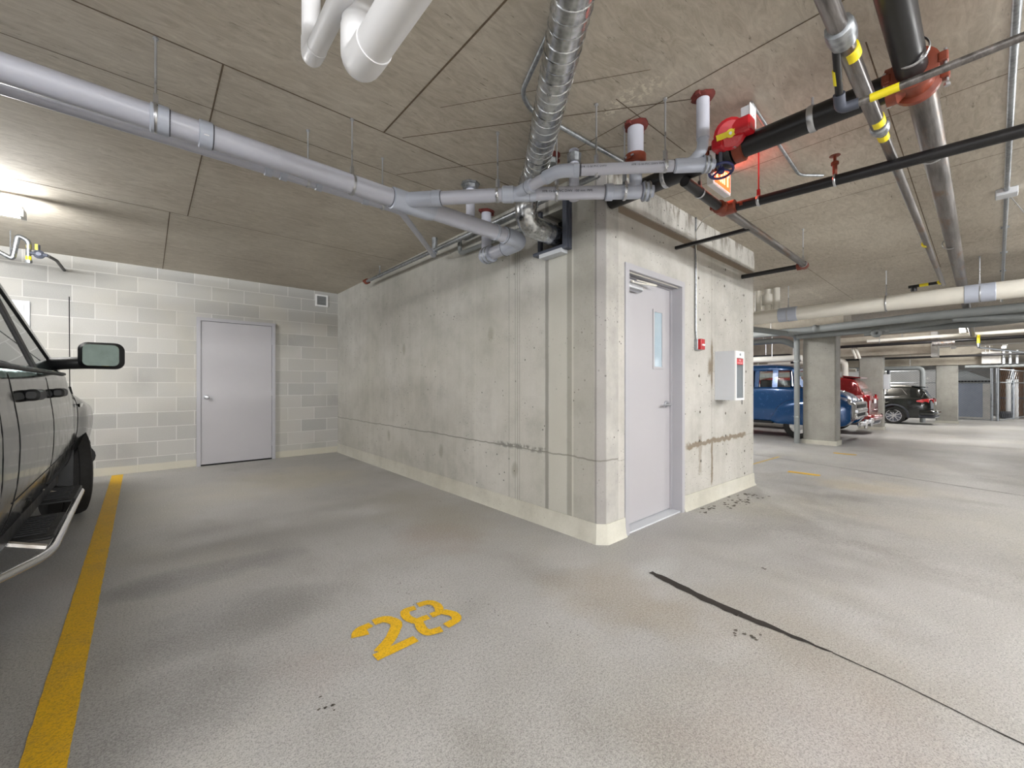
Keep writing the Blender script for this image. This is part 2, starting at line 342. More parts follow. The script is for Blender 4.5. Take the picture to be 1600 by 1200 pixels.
# ------------------------------------------------------------------ mesh helpers
class MB:
    def __init__(s): s.v = []; s.f = []; s.mi = []; s.cur = 0
    def m(s, i): s.cur = i; return s
    def add(s, vs, fs):
        o = len(s.v); s.v += [tuple(map(float, p)) for p in vs]
        for f in fs: s.f.append([i+o for i in f]); s.mi.append(s.cur)
        return s
    def box(s, a, b):
        (x0, y0, z0), (x1, y1, z1) = [min(p, q) for p, q in zip(a, b)], [max(p, q) for p, q in zip(a, b)]
        return s.add([(x0,y0,z0),(x1,y0,z0),(x1,y1,z0),(x0,y1,z0),(x0,y0,z1),(x1,y0,z1),(x1,y1,z1),(x0,y1,z1)],
                     [(0,3,2,1),(4,5,6,7),(0,1,5,4),(1,2,6,5),(2,3,7,6),(3,0,4,7)])
    def rbox(s, a, b, r=.01, axis=2, n=4):      # rounded-corner prism along axis, softened ends
        a = [min(p, q) for p, q in zip(a, b)]; b2 = [max(p, q) for p, q in zip(a, b)]
        b = b2; ax = [i for i in range(3) if i != axis]
        lo = (a[ax[0]], a[ax[1]]); hi = (b[ax[0]], b[ax[1]])
        def ring(off, t):
            pts = []
            rr = max(r-off, 1e-4)
            for (cx, cy, s0) in ((hi[0]-off-rr, hi[1]-off-rr, 0), (lo[0]+off+rr, hi[1]-off-rr, 1), (lo[0]+off+rr, lo[1]+off+rr, 2), (hi[0]-off-rr, lo[1]+off+rr, 3)):
                for k in range(n+1):
                    an = (s0 + k/n)*PI/2
                    p = [0, 0, 0]; p[ax[0]] = cx+rr*math.cos(an); p[ax[1]] = cy+rr*math.sin(an); p[axis] = t
                    pts.append(p)
            return pts
        e = min(r*.5, (b[axis]-a[axis])*.3)
        rings = [ring(e, a[axis]), ring(0, a[axis]+e), ring(0, b[axis]-e), ring(e, b[axis])]
        return s.rings(rings, True)
    def rings(s, rings, caps=True, close=False):
        n = len(rings[0]); vs = [p for r in rings for p in r]; fs = []
        for i in range(len(rings)-1 + (1 if close else 0)):
            i2 = (i+1) % len(rings)
            for j in range(n): fs.append((i*n+j, i*n+(j+1) % n, i2*n+(j+1) % n, i2*n+j))
        if caps and not close: fs.append(tuple(range(n))[::-1]); fs.append(tuple((len(rings)-1)*n+j for j in range(n)))
        return s.add(vs, fs)
    def tube(s, pts, r, n=16, caps=True):
        pts = [Vector(p) for p in pts]; rs = r if isinstance(r, (list, tuple)) else [r]*len(pts)
        rings = []; up = None
        for i, p in enumerate(pts):
            t = (pts[min(i+1, len(pts)-1)]-pts[max(i-1, 0)]).normalized()
            if up is None: up = Vector((0, 0, 1)) if abs(t.z) < .9 else Vector((1, 0, 0))
            a = t.cross(up).normalized(); up = a.cross(t).normalized()
            rings.append([p+(a*math.cos(2*PI*k/n)+up*math.sin(2*PI*k/n))*rs[i] for k in range(n)])
        return s.rings(rings, caps)
    def ring(s, c, axis, R, r=.004, n=24, m=6, wide=None):     # band/torus
        c = Vector(c); ax = Vector(axis).normalized(); u = ax.orthogonal().normalized(); v = ax.cross(u)
        wide = wide or r; rings = []
        for i in range(n):
            a = 2*PI*i/n; d = u*math.cos(a)+v*math.sin(a)
            rings.append([c+d*(R+r*math.cos(2*PI*k/m+PI/m))+ax*wide*math.sin(2*PI*k/m+PI/m) for k in range(m)])
        return s.rings(rings, False, True)
    def lathe(s, prof, c, axis=(0, 0, 1), n=24, caps=True):    # prof [(r, h)...]
        c = Vector(c); ax = Vector(axis).normalized(); u = ax.orthogonal().normalized(); v = ax.cross(u)
        return s.rings([[c+ax*h+(u*math.cos(2*PI*k/n)+v*math.sin(2*PI*k/n))*max(r, 1e-4) for k in range(n)] for r, h in prof], caps)
    def prism(s, poly, d0, d1, axis=1):    # poly in the two other axes
        def P(p, d):
            q = [0, 0, 0]; ax = [i for i in range(3) if i != axis]; q[ax[0]], q[ax[1]] = p; q[axis] = d; return q
        return s.rings([[P(p, d0) for p in poly], [P(p, d1) for p in poly]], True)
    def slab(s, quad, th, nrm=None):     # quad of 3D points given thickness
        q = [Vector(p) for p in quad]; nn = Vector(nrm) if nrm else (q[1]-q[0]).cross(q[-1]-q[0]).normalized()
        return s.rings([[p-nn*th/2 for p in q], [p+nn*th/2 for p in q]], True)

def bend(pts, r=.1, n=6):
    """round the corners of a polyline"""
    pts = [Vector(p) for p in pts]; out = [pts[0]]
    for i in range(1, len(pts)-1):
        a, b, c = pts[i-1], pts[i], pts[i+1]
        d1 = (a-b); d2 = (c-b); k = min(r, d1.length*.48, d2.length*.48)
        p, q = b+d1.normalized()*k, b+d2.normalized()*k
        for j in range(n+1):
            t = j/n; out.append(p*(1-t)**2+b*2*t*(1-t)+q*t*t)
    out.append(pts[-1]); return out

def link(name, mb, mat, parent=None, smooth=True, angle=35, local=False, origin=None, fix=True):
    me = bpy.data.meshes.new(name)
    off = Vector((0, 0, 0))
    if not local:
        if parent is not None: off = world_loc(parent)
        elif origin == 'world': off = Vector((0, 0, 0))
        else:
            a = np.array(mb.v); off = Vector(((a[:,0].min()+a[:,0].max())/2, (a[:,1].min()+a[:,1].max())/2, a[:,2].min()))
    me.from_pydata([tuple(Vector(p)-off) for p in mb.v], [], mb.f)
    ms = mat if isinstance(mat, list) else [mat]
    for m_ in ms: me.materials.append(MAT[m_] if isinstance(m_, str) else m_)
    if len(ms) > 1:
        for p, i in zip(me.polygons, mb.mi): p.material_index = i
    if fix:
        import bmesh
        bm = bmesh.new(); bm.from_mesh(me); bmesh.ops.recalc_face_normals(bm, faces=bm.faces); bm.to_mesh(me); bm.free()
    if smooth:
        me.polygons.foreach_set('use_smooth', [True]*len(me.polygons)); me.set_sharp_from_angle(angle=math.radians(angle))
    o = bpy.data.objects.new(name, me); COL.objects.link(o)
    if parent is not None: o.parent = parent
    elif not local: o.location = off
    return o

def world_loc(o):
    v = Vector(o.location)
    while o.parent is not None: o = o.parent; v += Vector(o.location)
    return v

def tag(o, label, cat, group=None, kind=None):
    o['label'] = label; o['category'] = cat
    if group: o['group'] = group
    if kind: o['kind'] = kind
    return o

def thing(name, label, cat, loc, group=None, rz=0.):
    o = bpy.data.objects.new(name, None); COL.objects.link(o); o.empty_display_size = .1
    o.location = loc; o.rotation_euler = (0, 0, rz)
    return tag(o, label, cat, group)

def struct(name, mb, mat, parent=None, label=None, **k):
    o = link(name, mb, mat, parent, origin='world', **k)
    if parent is None:
        o['kind'] = 'structure'
        if label: o['label'] = label
    return o

def copy_tree(o, parent=None):
    c = o.copy(); COL.objects.link(c); c.parent = parent
    for ch in list(o.children): copy_tree(ch, c)
    return c

# ------------------------------------------------------------------ light fixtures (lamps)
def fixture():
    t = thing('tube_light', '', 'light', (0, 0, 0), 'fluorescent tube fixtures')
    mb = MB(); mb.prism([(-.05, .0), (.05, .0), (.055, .02), (.04, .06), (-.04, .06), (-.055, .02)], -.62, .62, axis=0)
    link('housing', mb, 'white', t, local=True)
    for s in (-1, 1):
        link('end_socket', MB().box((s*.62-.012, -.06, -.035), (s*.62+.012, .06, .03)), 'white', t, local=True)
    for yy in (-.027, .027):
        link('tube', MB().tube([(-.60, yy, -.018), (.60, yy, -.018)], .013, 10), 'tube', t, local=True)
    for xx in (-.5, .5):
        link('hanging_rod', MB().tube([(xx, 0, .06), (xx, 0, H-2.60)], .004, 6), 'galv', t, local=True)
    L = bpy.data.lights.new('tube_glow', 'AREA'); L.shape = 'RECTANGLE'; L.size = 1.2; L.size_y = .09; L.energy = LAMP_W; L.color = (.99, .995, 1.0)
    lo = bpy.data.objects.new('tube_glow', L); COL.objects.link(lo); lo.parent = t; lo.location = (0, 0, -.04); lo['share'] = .5
    for sg in (-1, 1):      # bare tubes also throw light sideways and up
        L2 = bpy.data.lights.new('tube_side_glow', 'AREA'); L2.shape = 'RECTANGLE'; L2.size = 1.2; L2.size_y = .06; L2.energy = LAMP_W*.3; L2.color = (.99, .995, 1.0)
        l2 = bpy.data.objects.new('tube_side_glow', L2); COL.objects.link(l2); l2.parent = t; l2.location = (0, sg*.062, .01); l2.rotation_euler = (sg*math.radians(105), 0, 0); l2['share'] = .55
    return t
f0 = fixture()
for i, (x, y, z, rz, k, lab) in enumerate(FIXTURES):
    o = f0 if i == 0 else copy_tree(f0)
    o.location = (x, y, z); o.rotation_euler = (0, 0, rz); o['label'] = lab
    for c in o.children:
        if c.type == 'LIGHT':
            c.data = c.data.copy(); c.data.energy = LAMP_W*k*c['share']*2.0

# ------------------------------------------------------------------ structure
def flz(x): return 0. if x < 3.5 else -.02*(x-3.5)
mb = MB(); xs = [-9, 3.5, 46]
for a, b in zip(xs[:-1], xs[1:]):
    mb.add([(a, -9, flz(a)), (b, -9, flz(b)), (b, 11, flz(b)), (a, 11, flz(a)), (a, -9, flz(a)-.2), (b, -9, flz(b)-.2), (b, 11, flz(b)-.2), (a, 11, flz(a)-.2)],
           [(0,1,2,3), (7,6,5,4), (0,4,5,1), (2,6,7,3)])
struct('floor', mb, 'floor', smooth=False, fix=False)

mb = MB(); mb.box((-9, -9, H), (46, 11, H+.2)); mb.m(1)
def cseam(x0, y0, x1, y1, w_=.004):
    d = Vector((x1-x0, y1-y0, 0)); n_ = Vector((-d.y, d.x, 0)).normalized()*w_; a = Vector((x0, y0, H-.0012)); b = Vector((x1, y1, H-.0012))
    mb.add([a-n_, b-n_, b+n_, a+n_], [(0, 1, 2, 3)])
cseam(-4, 2.485, 2.45, 2.485, .0045); cseam(-4, 2.93, 1.9, 2.93, .003); cseam(-4, 4.93, 2.45, 4.93, .004); cseam(-4, 1.26, 1.11, 1.26); cseam(-4, 6.15, 2.45, 6.15, .0025)
cseam(.27, 2.485, .26, 4.93); cseam(.13, 4.93, .12, 7.4); cseam(1.11, -.2, 1.105, 2.485, .005); cseam(-1.9, 2.485, -1.9, 4.93); cseam(-1.0, .2, -1.0, 2.485); cseam(-2.1, 4.93, -2.1, 7.4)
cseam(1.22, 2.46, 2.33, .98, .0035); cseam(1.40, 2.92, 2.45, 1.45, .003); cseam(1.25, 2.05, 1.9, 1.1, .002)
cseam(2.16, .2, 2.16, 1.8, .0035); cseam(1.95, 1.34, 2.75, 1.33, .003); cseam(2.5, .35, 8, .35, .003); cseam(4.4, -2, 4.4, 1.8, .003); cseam(6.9, -2, 6.9, 2.8, .003); cseam(5.45, 1.55, 12, 1.55, .003)
cseam(9.3, -2, 9.3, 4, .004); cseam(3.3, -3, 3.3, 1.8, .003)
struct('ceiling', mb, ['ceil', 'seam'], smooth=False, fix=False)

struct('wall_back', MB().box((-6, 7.4, 0), (2.65, 7.6, H)), 'block', smooth=False)
# left face of the storage room (X = 2.45) with the duct opening
mb = MB()
oy0, oy1, oz0, oz1 = 2.09, 2.40, 2.25, 2.56
c = .05
def wall_seg(y0, y1, z0, z1): mb.box((2.45, y0, z0), (2.65, y1, z1))
wall_seg(oy1, 7.4, 0, H); wall_seg(2.0, oy0, 0, H); wall_seg(oy0, oy1, 0, oz0); wall_seg(oy0, oy1, oz1, H)
mb.add([(2.45, 2.0, 0), (2.45, 1.8+c, 0), (2.45+c, 1.8, 0), (2.65, 1.8, 0), (2.65, 2.0, 0), (2.45, 2.0, H), (2.45, 1.8+c, H), (2.45+c, 1.8, H), (2.65, 1.8, H), (2.65, 2.0, H)],
       [(0,1,6,5), (1,2,7,6), (2,3,8,7), (3,4,9,8), (4,0,5,9), (4,3,2,1,0), (5,6,7,8,9)])
struct('wall_left', mb, 'wallA', smooth=False)
# right face of the storage room (Y = 1.8) with the doorway
dx0, dx1, dz = 2.735, 3.68, 2.10
mb = MB()
mb.box((2.65, 1.8, 0), (dx0, 2.0, H)); mb.box((dx0, 1.8, dz), (dx1, 2.0, H)); mb.box((dx1, 1.8, -.02), (5.45, 2.0, H))
mb.box((dx0, 1.79, 2.525), (5.46, 1.8, H)); mb.box((2.51, 1.79, 2.525), (dx0, 1.8, H))
mb.box((5.25, 2.0, -.05), (5.45, 7.4, H))
mb.m(1)
rr = random.Random(3)
for (x, z) in [(4.0, 2.2), (4.6, 2.22), (5.15, 2.2), (4.02, 1.8), (4.62, 1.86), (5.1, 1.9), (4.02, 1.25), (5.2, 1.32), (4.03, .9), (4.64, .86), (5.17, .84), (4.04, .42), (4.64, .42), (5.17, .4), (4.04, .08), (4.66, .07), (4.98, .1), (4.62, .62), (5.17, .14), (4.0, .62), (4.62, 2.4)]:
    mb.lathe([(.014, 0), (.014, .001)], (x+rr.uniform(-.02, .02), 1.7995, z), (0, -1, 0), 8)
for _ in range(80):
    mb.lathe([(rr.uniform(.003, .007), 0), (.003, .001)], (rr.uniform(3.75, 5.4), 1.7995, rr.uniform(.2, 2.4)), (0, -1, 0), 6)
struct('wall_right', mb, ['wallB', 'rim_dark'], smooth=False)

# coved cream base
def cove(path, h=.145, t=.022):
    mb = MB(); pr = [(0, h), (t*.35, h), (t*.6, .03), (t*1.2, 0), (0, 0)]
    rings = []
    P = [Vector((p[0], p[1], 0)) for p in path]
    for i, p in enumerate(P):
        a = (p-P[i-1]).normalized() if i else (P[1]-p).normalized(); b = (P[i+1]-p).normalized() if i < len(P)-1 else a
        na = Vector((a.y, -a.x, 0)); nb = Vector((b.y, -b.x, 0)); nn = (na+nb).normalized(); k = 1/max(.3, nn.dot(na))
        rings.append([p+nn*k*q[0]+Vector((0, 0, q[1]+flz(p.x))) for q in pr])
    mb.rings(rings, True); return mb
struct('baseboard_left', cove([(2.45, 7.4), (2.45, 1.85), (2.5, 1.8), (2.735, 1.8)][::-1][::-1]), 'curb')
struct('baseboard_right', cove([(3.68, 1.8), (5.45, 1.8), (5.45, 4.0)]), 'curb')

# door 1: flush grey door in the block wall
d1 = struct('door_1', MB().box((.537, 7.362, .022), (1.427, 7.392, 2.085)), 'door', label='closed plain grey door in the block wall')
mb = MB(); mb.box((.487, 7.345, 0), (.533, 7.4, 2.135)); mb.box((1.431, 7.345, 0), (1.477, 7.4, 2.135)); mb.box((.533, 7.345, 2.09), (1.431, 7.4, 2.135))
link('door_frame', mb, 'frame', d1)
link('threshold_gap', MB().box((.533, 7.366, .001), (1.431, 7.398, .02)), 'dark', d1)
mb = MB(); mb.lathe([(.033, 0), (.034, .006), (.012, .012), (.012, .035), (.024, .045), (.028, .058), (.022, .07), (0, .074)], (.60, 7.362, .99), (0, -1, 0), 20)
link('knob', mb, 'alu', d1)
for z in (1.85, 1.05, .26):
    link('hinge', MB().rbox((1.422, 7.352, z-.055), (1.447, 7.368, z+.055), .006, 2), 'frame', d1)
# vent in the block wall
t = thing('wall_vent', 'small square white louvred vent high in the block wall by the corner', 'vent', (2.178, 7.4, 2.50))
mb = MB()
for a, b in (((2.08, 2.50), (2.105, 2.70)), ((2.255, 2.50), (2.28, 2.70)), ((2.105, 2.50), (2.255, 2.525)), ((2.105, 2.675), (2.255, 2.70))):
    mb.box((a[0], 7.378, a[1]), (b[0], 7.4, b[1]))
link('frame', mb, 'white', t)
mb = MB(); mb.box((2.105, 7.395, 2.525), (2.255, 7.399, 2.675))
for i in range(7):
    z = 2.537+i*.02; mb.slab([(2.105, 7.383, z), (2.255, 7.383, z), (2.255, 7.397, z+.012), (2.105, 7.397, z+.012)], .003)
for i in range(5): mb.box((2.13+i*.025, 7.381, 2.525), (2.132+i*.025, 7.384, 2.675))
link('louvres', mb, 'grille', t)
# electrical panel edge behind the pickup
t = thing('wall_panel', 'white flat access panel on the block wall behind the pickup windshield', 'panel', (-1.24, 7.4, 1.72))
link('frame', MB().rbox((-1.42, 7.375, 1.70), (-1.07, 7.4, 2.15), .01, 1), 'offwhite', t)
link('cover', MB().rbox((-1.385, 7.366, 1.735), (-1.115, 7.376, 2.11), .006, 1), 'white', t)

# door 2 in the storage room, recessed
D = 1.905
d2 = struct('door_2', MB().box((dx0+.055, D, .018), (dx1-.055, D+.045, dz-.055)), 'door', label='grey steel door with narrow window, recessed in the storage room wall')
mb = MB()
mb.box((dx0-.005, 1.788, 0), (dx0+.045, D+.06, dz+.005)); mb.box((dx1-.045, 1.788, -.005), (dx1+.005, D+.06, dz+.005)); mb.box((dx0+.045, 1.788, dz-.045), (dx1-.045, D+.06, dz+.005))
mb.box((dx0+.045, D-.02, 0), (dx0+.06, D, dz-.045)); mb.box((dx1-.06, D-.02, 0), (dx1-.045, D, dz-.045)); mb.box((dx0+.06, D-.02, dz-.06), (dx1-.06, D, dz-.045))
link('door_frame', mb, 'frame', d2)
link('threshold', MB().box((dx0+.045, 1.805, .0), (dx1-.045, D+.04, .012)), 'offwhite', d2)
link('weather_strip', MB().box((dx0+.05, 1.82, dz-.052), (dx1-.05, 1.832, dz-.044)), 'cable', d2)
wx0, wx1, wz0, wz1 = 3.345, 3.475, 1.325, 1.81
mb = MB()
for a, b in (((wx0-.022, wz0-.022), (wx0, wz1+.022)), ((wx1, wz0-.022), (wx1+.022, wz1+.022)), ((wx0, wz0-.022), (wx1, wz0)), ((wx0, wz1), (wx1, wz1+.022))): mb.box((a[0], D-.008, a[1]), (b[0], D, b[1]))
wf = link('window_trim', mb, 'door', d2)
link('pane', MB().box((wx0, D-.003, wz0), (wx1, D-.001, wz1)), 'door_glass', wf)
hl = link('lever_handle', MB().lathe([(.032, 0), (.032, .008), (.014, .012), (.013, .05), (0, .052)], (3.555, D, .985), (0, -1, 0), 20).tube(bend([(3.555, D-.045, .985), (3.52, D-.055, .985), (3.435, D-.05, .98)], .02), .010, 10), 'alu', d2)
cl = link('door_closer', MB().rbox((2.82, D-.065, 1.93), (3.07, D-.002, 1.995), .02, 0, 5), 'alu', d2)
link('closer_arm', MB().tube([(2.95, D-.035, 2.0), (3.24, D-.085, 2.008)], .007, 8).tube([(3.24, D-.085, 2.012), (3.02, D-.03, 2.03)], .006, 8).lathe([(.014, 0), (.014, .03)], (2.95, D-.035, 1.985)), 'cable', d2)
for z in (1.8, 1.0, .25): link('hinge', MB().rbox((dx0+.045, D-.01, z-.05), (dx0+.062, D+.002, z+.05), .004, 2), 'frame', d2)

# steel-framed duct opening in the left face
t = thing('opening_frame', 'dark steel channel frame around the duct opening high in the concrete wall', 'frame', (2.45, 2.2, 2.24))
link('channel', MB().box((2.385, 2.085, 2.215), (2.455, 2.125, 2.60)).box((2.40, 2.125, 2.215), (2.41, 2.14, 2.60)).box((2.40, 2.07, 2.215), (2.41, 2.085, 2.60)), 'framing', t)
link('channel', MB().box((2.42, 2.40, 2.24), (2.455, 2.43, 2.60)), 'framing', t)
link('sill_channel', MB().box((2.385, 2.125, 2.225), (2.47, 2.45, 2.25)), 'framing', t)
link('sill_angle', MB().box((2.375, 2.13, 2.19), (2.45, 2.37, 2.222)), 'offwhite', t)
struct('void_shade', MB().box((2.64, 2.0, 2.15), (2.66, 2.6, 2.70)), 'dark', label='dark sheet painted as the shade in the void behind the duct opening')  # dark sheet stands in for the shade inside the opening

# columns and beams
def column(n, x0, x1, y0, y1, top, lab):
    z0 = flz((x0+x1)/2)-.02; mb = MB()
    mb.prism([(x0+.02, y0), (x1-.02, y0), (x1, y0+.02), (x1, y1-.02), (x1-.02, y1), (x0+.02, y1), (x0, y1-.02), (x0, y0+.02)], z0, top, axis=2)
    o = struct('column_%d' % n, mb, 'conc', label=lab, smooth=False)
    b = MB(); b.box((x0-.02, y0-.02, z0), (x1+.02, y1+.02, z0+.12)); link('column_base', b, 'curb', o, smooth=False)
    return o
column(1, 11.15, 11.62, 2.06, 2.66, H, 'concrete column beside the blue panel truck')
column(2, 17.75, 18.15, 2.06, 2.66, H, 'concrete column between the red and black cars')
column(3, 25.4, 25.85, .60, 1.25, H, 'concrete column in front of the fence')
def beamo(n, a, b, mat, lab): struct('beam_%d' % n, MB().box(a, b), mat, label=lab, smooth=False)
beamo(1, (11.0, 1.9, 2.47), (11.8, 11, H), 'beam', 'shallow concrete beam over the first column')
beamo(2, (17.5, .96, 2.13), (18.2, 11, H), 'beam', 'deep concrete beam over the second column')
beamo(3, (17.45, .82, 2.02), (18.2, .96, H), 'light_conc', 'pale end bracket of the deep beam')
beamo(4, (25.3, -.35, 2.03), (25.95, 11, H), 'beam', 'deep concrete beam over the third column')
beamo(5, (20.6, -6, 2.52), (21.2, 1.5, H), 'light_conc', 'shallow lit beam crossing the aisle')
# far enclosure
struct('wall_far', MB().box((44, -9, -1.2), (44.3, 11, H)), 'light_conc', smooth=False)
struct('wall_behind', MB().box((-9, -9.2, -.2), (20, -9, H)), 'conc', smooth=False)
struct('wall_side', MB().box((2.4, 9.4, -1.2), (44, 9.7, H)), 'light_conc', smooth=False)
struct('wall_stub', MB().box((33.2, 1.55, -.75), (33.4, 9.4, 2.05)), 'bright', smooth=False)

# floor markings
def strip(name, pts, w_, mat, z=.0025, jitter=0., seed=1):
    r_ = random.Random(seed); P = [Vector((p[0], p[1], 0)) for p in pts]; Q = []
    for i in range(len(P)-1):
        k = max(2, int((P[i+1]-P[i]).length/.03)) if jitter else 2
        Q += [P[i].lerp(P[i+1], j/k) for j in range(k)]
    Q.append(P[-1]); top = []; n_ = len(Q); vs = []; fs = []
    for i, p in enumerate(Q):
        d = (Q[min(i+1, n_-1)]-Q[max(i-1, 0)]).normalized(); s_ = Vector((-d.y, d.x, 0)); ww = (w_(i/(n_-1)) if callable(w_) else w_)/2
        a = p+s_*(ww+r_.uniform(-jitter, jitter)); b = p-s_*(ww+r_.uniform(-jitter, jitter))
        for q in (a, b): vs.append((q.x, q.y, flz(q.x)+z))
    for i in range(n_-1): fs.append((2*i, 2*i+1, 2*i+3, 2*i+2))
    mb = MB(); mb.add(vs, fs); return mb
sl = link('parking_line', strip('l', [(-.325, 7.36), (-.25, 2.1), (-.21, -.9)], .108, 'yellow', jitter=.0015), 'yellow', smooth=False)
tag(sl, 'yellow painted parking line on the floor beside the black pickup', 'floor marking')
# stencilled 28
def arc(cx, cy, rx, ry, a0, a1, n=10): return [(cx+rx*math.cos(math.radians(a0+(a1-a0)*i/n)), cy+ry*math.sin(math.radians(a0+(a1-a0)*i/n))) for i in range(n+1)]
def P28(px, py):
    a = math.atan2(564, 642); f = (math.sin(a), math.cos(a)); r = (math.cos(a), -math.sin(a))
    u = (px-800)/642; v = (602.5-py)/642; t = -1.157/v
    return ((f[0]+u*r[0])*t, (f[1]+u*r[1])*t)
def crop28(q): return P28(500+q[0]/5.333, 880+q[1]/5.333)
def strokes(parent, name, paths):
    mb = MB()
    for i, (pts, w_) in enumerate(paths):
        q = [crop28(p) for p in pts]; q = [(v.x, v.y) for v in bend([(a, b, 0) for a, b in q], .05, 5)]
        s_ = strip('s', q, w_, 'y', .003+.0007*i, .0012, i); mb.add(s_.v, s_.f)
    return link(name, mb, 'yellow', parent, smooth=False)
t = thing('stall_number', 'yellow stencilled stall number 28 painted on the floor', 'floor marking', (.92, 1.85, 0))
strokes(t, 'digit_two', [([(335, 615), (330, 560), (425, 515)], lambda k: .078-.035*k), ([(445, 500), (540, 465), (650, 500), (590, 640), (490, 745)], .054), ([(460, 795), (800, 635)], .052)])
strokes(t, 'digit_eight', [([(795, 375), (700, 400), (720, 460), (800, 490), (850, 470), (905, 450)], .044), ([(815, 355), (910, 325), (985, 355), (1000, 415), (925, 440)], .044),
    ([(815, 480), (850, 560), (900, 590), (1015, 555)], .046), ([(1025, 410), (1120, 430), (1150, 475), (1050, 530)], .046)])
for nm, a, b, w_, lab, m_ in (('parking_line', (6.81, 1.80), (6.83, 1.43), .13, 'short yellow floor dash past the storage room corner', 'yellow'),
                      ('parking_line', (9.76, 1.84), (9.78, 1.50), .14, 'short yellow floor dash in front of the first column', 'yellow'),
                      ('parking_line', (5.5, 2.35), (8.3, 2.33), .04, 'thin worn yellow line along the floor joint', 'yellow_dull')):
    tag(link(nm, strip('m', [a, b], w_, m_, jitter=.004), m_, smooth=False), lab, 'floor marking')
mb = strip('c', [(2.325, 1.345), (2.255, .985), (2.235, .80)], lambda k: .030+.026*min(1, k*6), 'j', .002, .005, 2)
b2 = strip('c', [(2.235, .80), (2.225, .60), (2.215, .42)], lambda k: .052*(1-k)+.006, 'j', .002, .006, 4); mb.add(b2.v, b2.f)
b3 = strip('c', [(2.215, .42), (2.185, .20), (2.12, -.05), (2.0, -.9)], .006, 'j', .002, .001, 5); mb.add(b3.v, b3.f)
b4 = strip('c', [(8.35, 3.6), (8.19, 2.57), (7.33, -.33), (6.9, -1.8)], .014, 'j', .002, .002, 6); mb.add(b4.v, b4.f)
o = link('floor_joint', mb, 'joint', smooth=False); o['kind'] = 'structure'; o['label'] = 'black sealed joints in the floor'
# tyre scuffs and small stains
mb = MB(); r_ = random.Random(5)
def dabs(pts, n, sp, s0, s1):
    for _ in range(n):
        i = r_.randrange(len(pts)-1); k = r_.random(); x = pts[i][0]*(1-k)+pts[i+1][0]*k+r_.gauss(0, sp); y = pts[i][1]*(1-k)+pts[i+1][1]*k+r_.gauss(0, sp)
        s_ = r_.uniform(s0, s1); a0 = r_.random()*6; q = [(x+s_*r_.uniform(.5, 1.2)*math.cos(a0+j*1.05), y+s_*.8*r_.uniform(.5, 1.2)*math.sin(a0+j*1.05), flz(x)+.0018) for j in range(6)]
        mb.add(q, [tuple(range(6))])
dabs([(3.8, 1.72), (4.5, 1.6), (4.9, 1.66)], 60, .06, .008, .028)
dabs([(.52, 1.6), (.45, 1.5)], 7, .02, .004, .011)
dabs([(2.9, .9), (2.91, .9)], 2, .004, .01, .014)
dabs([(2.05, .75), (2.1, .68)], 8, .02, .006, .014)
dabs([(1.68, 4.43), (1.35, 3.4), (1.10, 2.47), (1.06, 2.0), (1.13, 1.78)], 80, .02, .002, .005)
dabs([(1.78, 4.3), (1.5, 3.4), (1.28, 2.6), (1.25, 2.0), (1.3, 1.7), (1.5, 1.2)], 90, .022, .002, .005)
dabs([(1.6, 5.3), (2.2, 3.2)], 14, .3, .004, .01)
o = link('floor_stains', mb, 'rim_dark', smooth=False); o['kind'] = 'structure'; o['label'] = 'small dark stains on the floor'

# ------------------------------------------------------------------ pipework helpers
def straps(t, items, mat='pvc_fit', name='coupling', th=.006):
    for (c, ax, R, half) in items:
        c = Vector(c); ax = Vector(ax).normalized()
        q = link(name, MB().lathe([(R, -half), (R+th, -half+.003), (R+th, half-.003), (R, half)], c, ax, 28), mat, t)
        link('joint_line', MB().ring(c+ax*(half+.001), ax, R+.0006, .0016, 28, 6, .0022), 'pvcline', q)
def hanger(x, y, ztop, zc, R, axis, lab, rodr=.005, red=False, group='pipe hangers'):
    t = thing('pipe_hanger', lab, 'hanger', (x, y, H), group)
    link('rod', MB().tube([(x, y, H), (x, y, ztop+.03)], rodr, 8).lathe([(.011, 0), (.011, .01)], (x, y, H-.012), (0, 0, 1), 8), 'red' if red else 'alu', t)
    link('yoke', MB().box((x-.009, y-.009, ztop-.005), (x+.009, y+.009, ztop+.045)), 'red' if red else 'alu', t)
    link('clamp', MB().ring((x, y, zc), axis, R+.003, .0025, 28, 6, .009), 'alu', t)
    return t
XA = (1, 0, 0); YA = (0, 1, 0); ZA = (0, 0, 1)
V = Vector

# ---- main drain network (grey pvc)
t = thing('drain_pipe', 'large grey plastic drain pipe with wye branches hung under the ceiling', 'pipe', (.9, 2.49, 2.36))
r = .056
link('main_pipe', MB().tube([(-4.2, 2.53, 2.43), (0, 2.50, 2.385), (1.22, 2.475, 2.355)], r, 32), 'pvc', t)
straps(t, [((.03, 2.50, 2.384), XA, r, .035), ((.20, 2.495, 2.38), XA, r, .028)], th=.008)
link('label_sticker', MB().slab([(.19, 2.437, 2.352), (.21, 2.437, 2.352), (.21, 2.433, 2.377), (.19, 2.433, 2.377)], .001), 'white', t)
link('wye', MB().lathe([(r, -.11), (r+.012, -.105), (r+.012, .16), (r, .165)], (1.26, 2.475, 2.354), (1, -.01, -.02), 32)
     .tube([(1.24, 2.45, 2.356), (1.36, 2.325, 2.36)], .048, 24), 'pvc_fit', t)
link('main_pipe', MB().tube([(1.38, 2.47, 2.35), (2.14, 2.44, 2.325)], r, 32), 'pvc', t)
straps(t, [((1.42, 2.47, 2.349), XA, r, .03), ((1.98, 2.446, 2.332), XA, r, .012)], th=.006)
link('elbow', MB().tube(bend([(2.06, 2.443, 2.328), (2.25, 2.435, 2.322), (2.235, 2.64, 2.31)], .13, 10), r+.008, 32), 'pvc_fit', t)
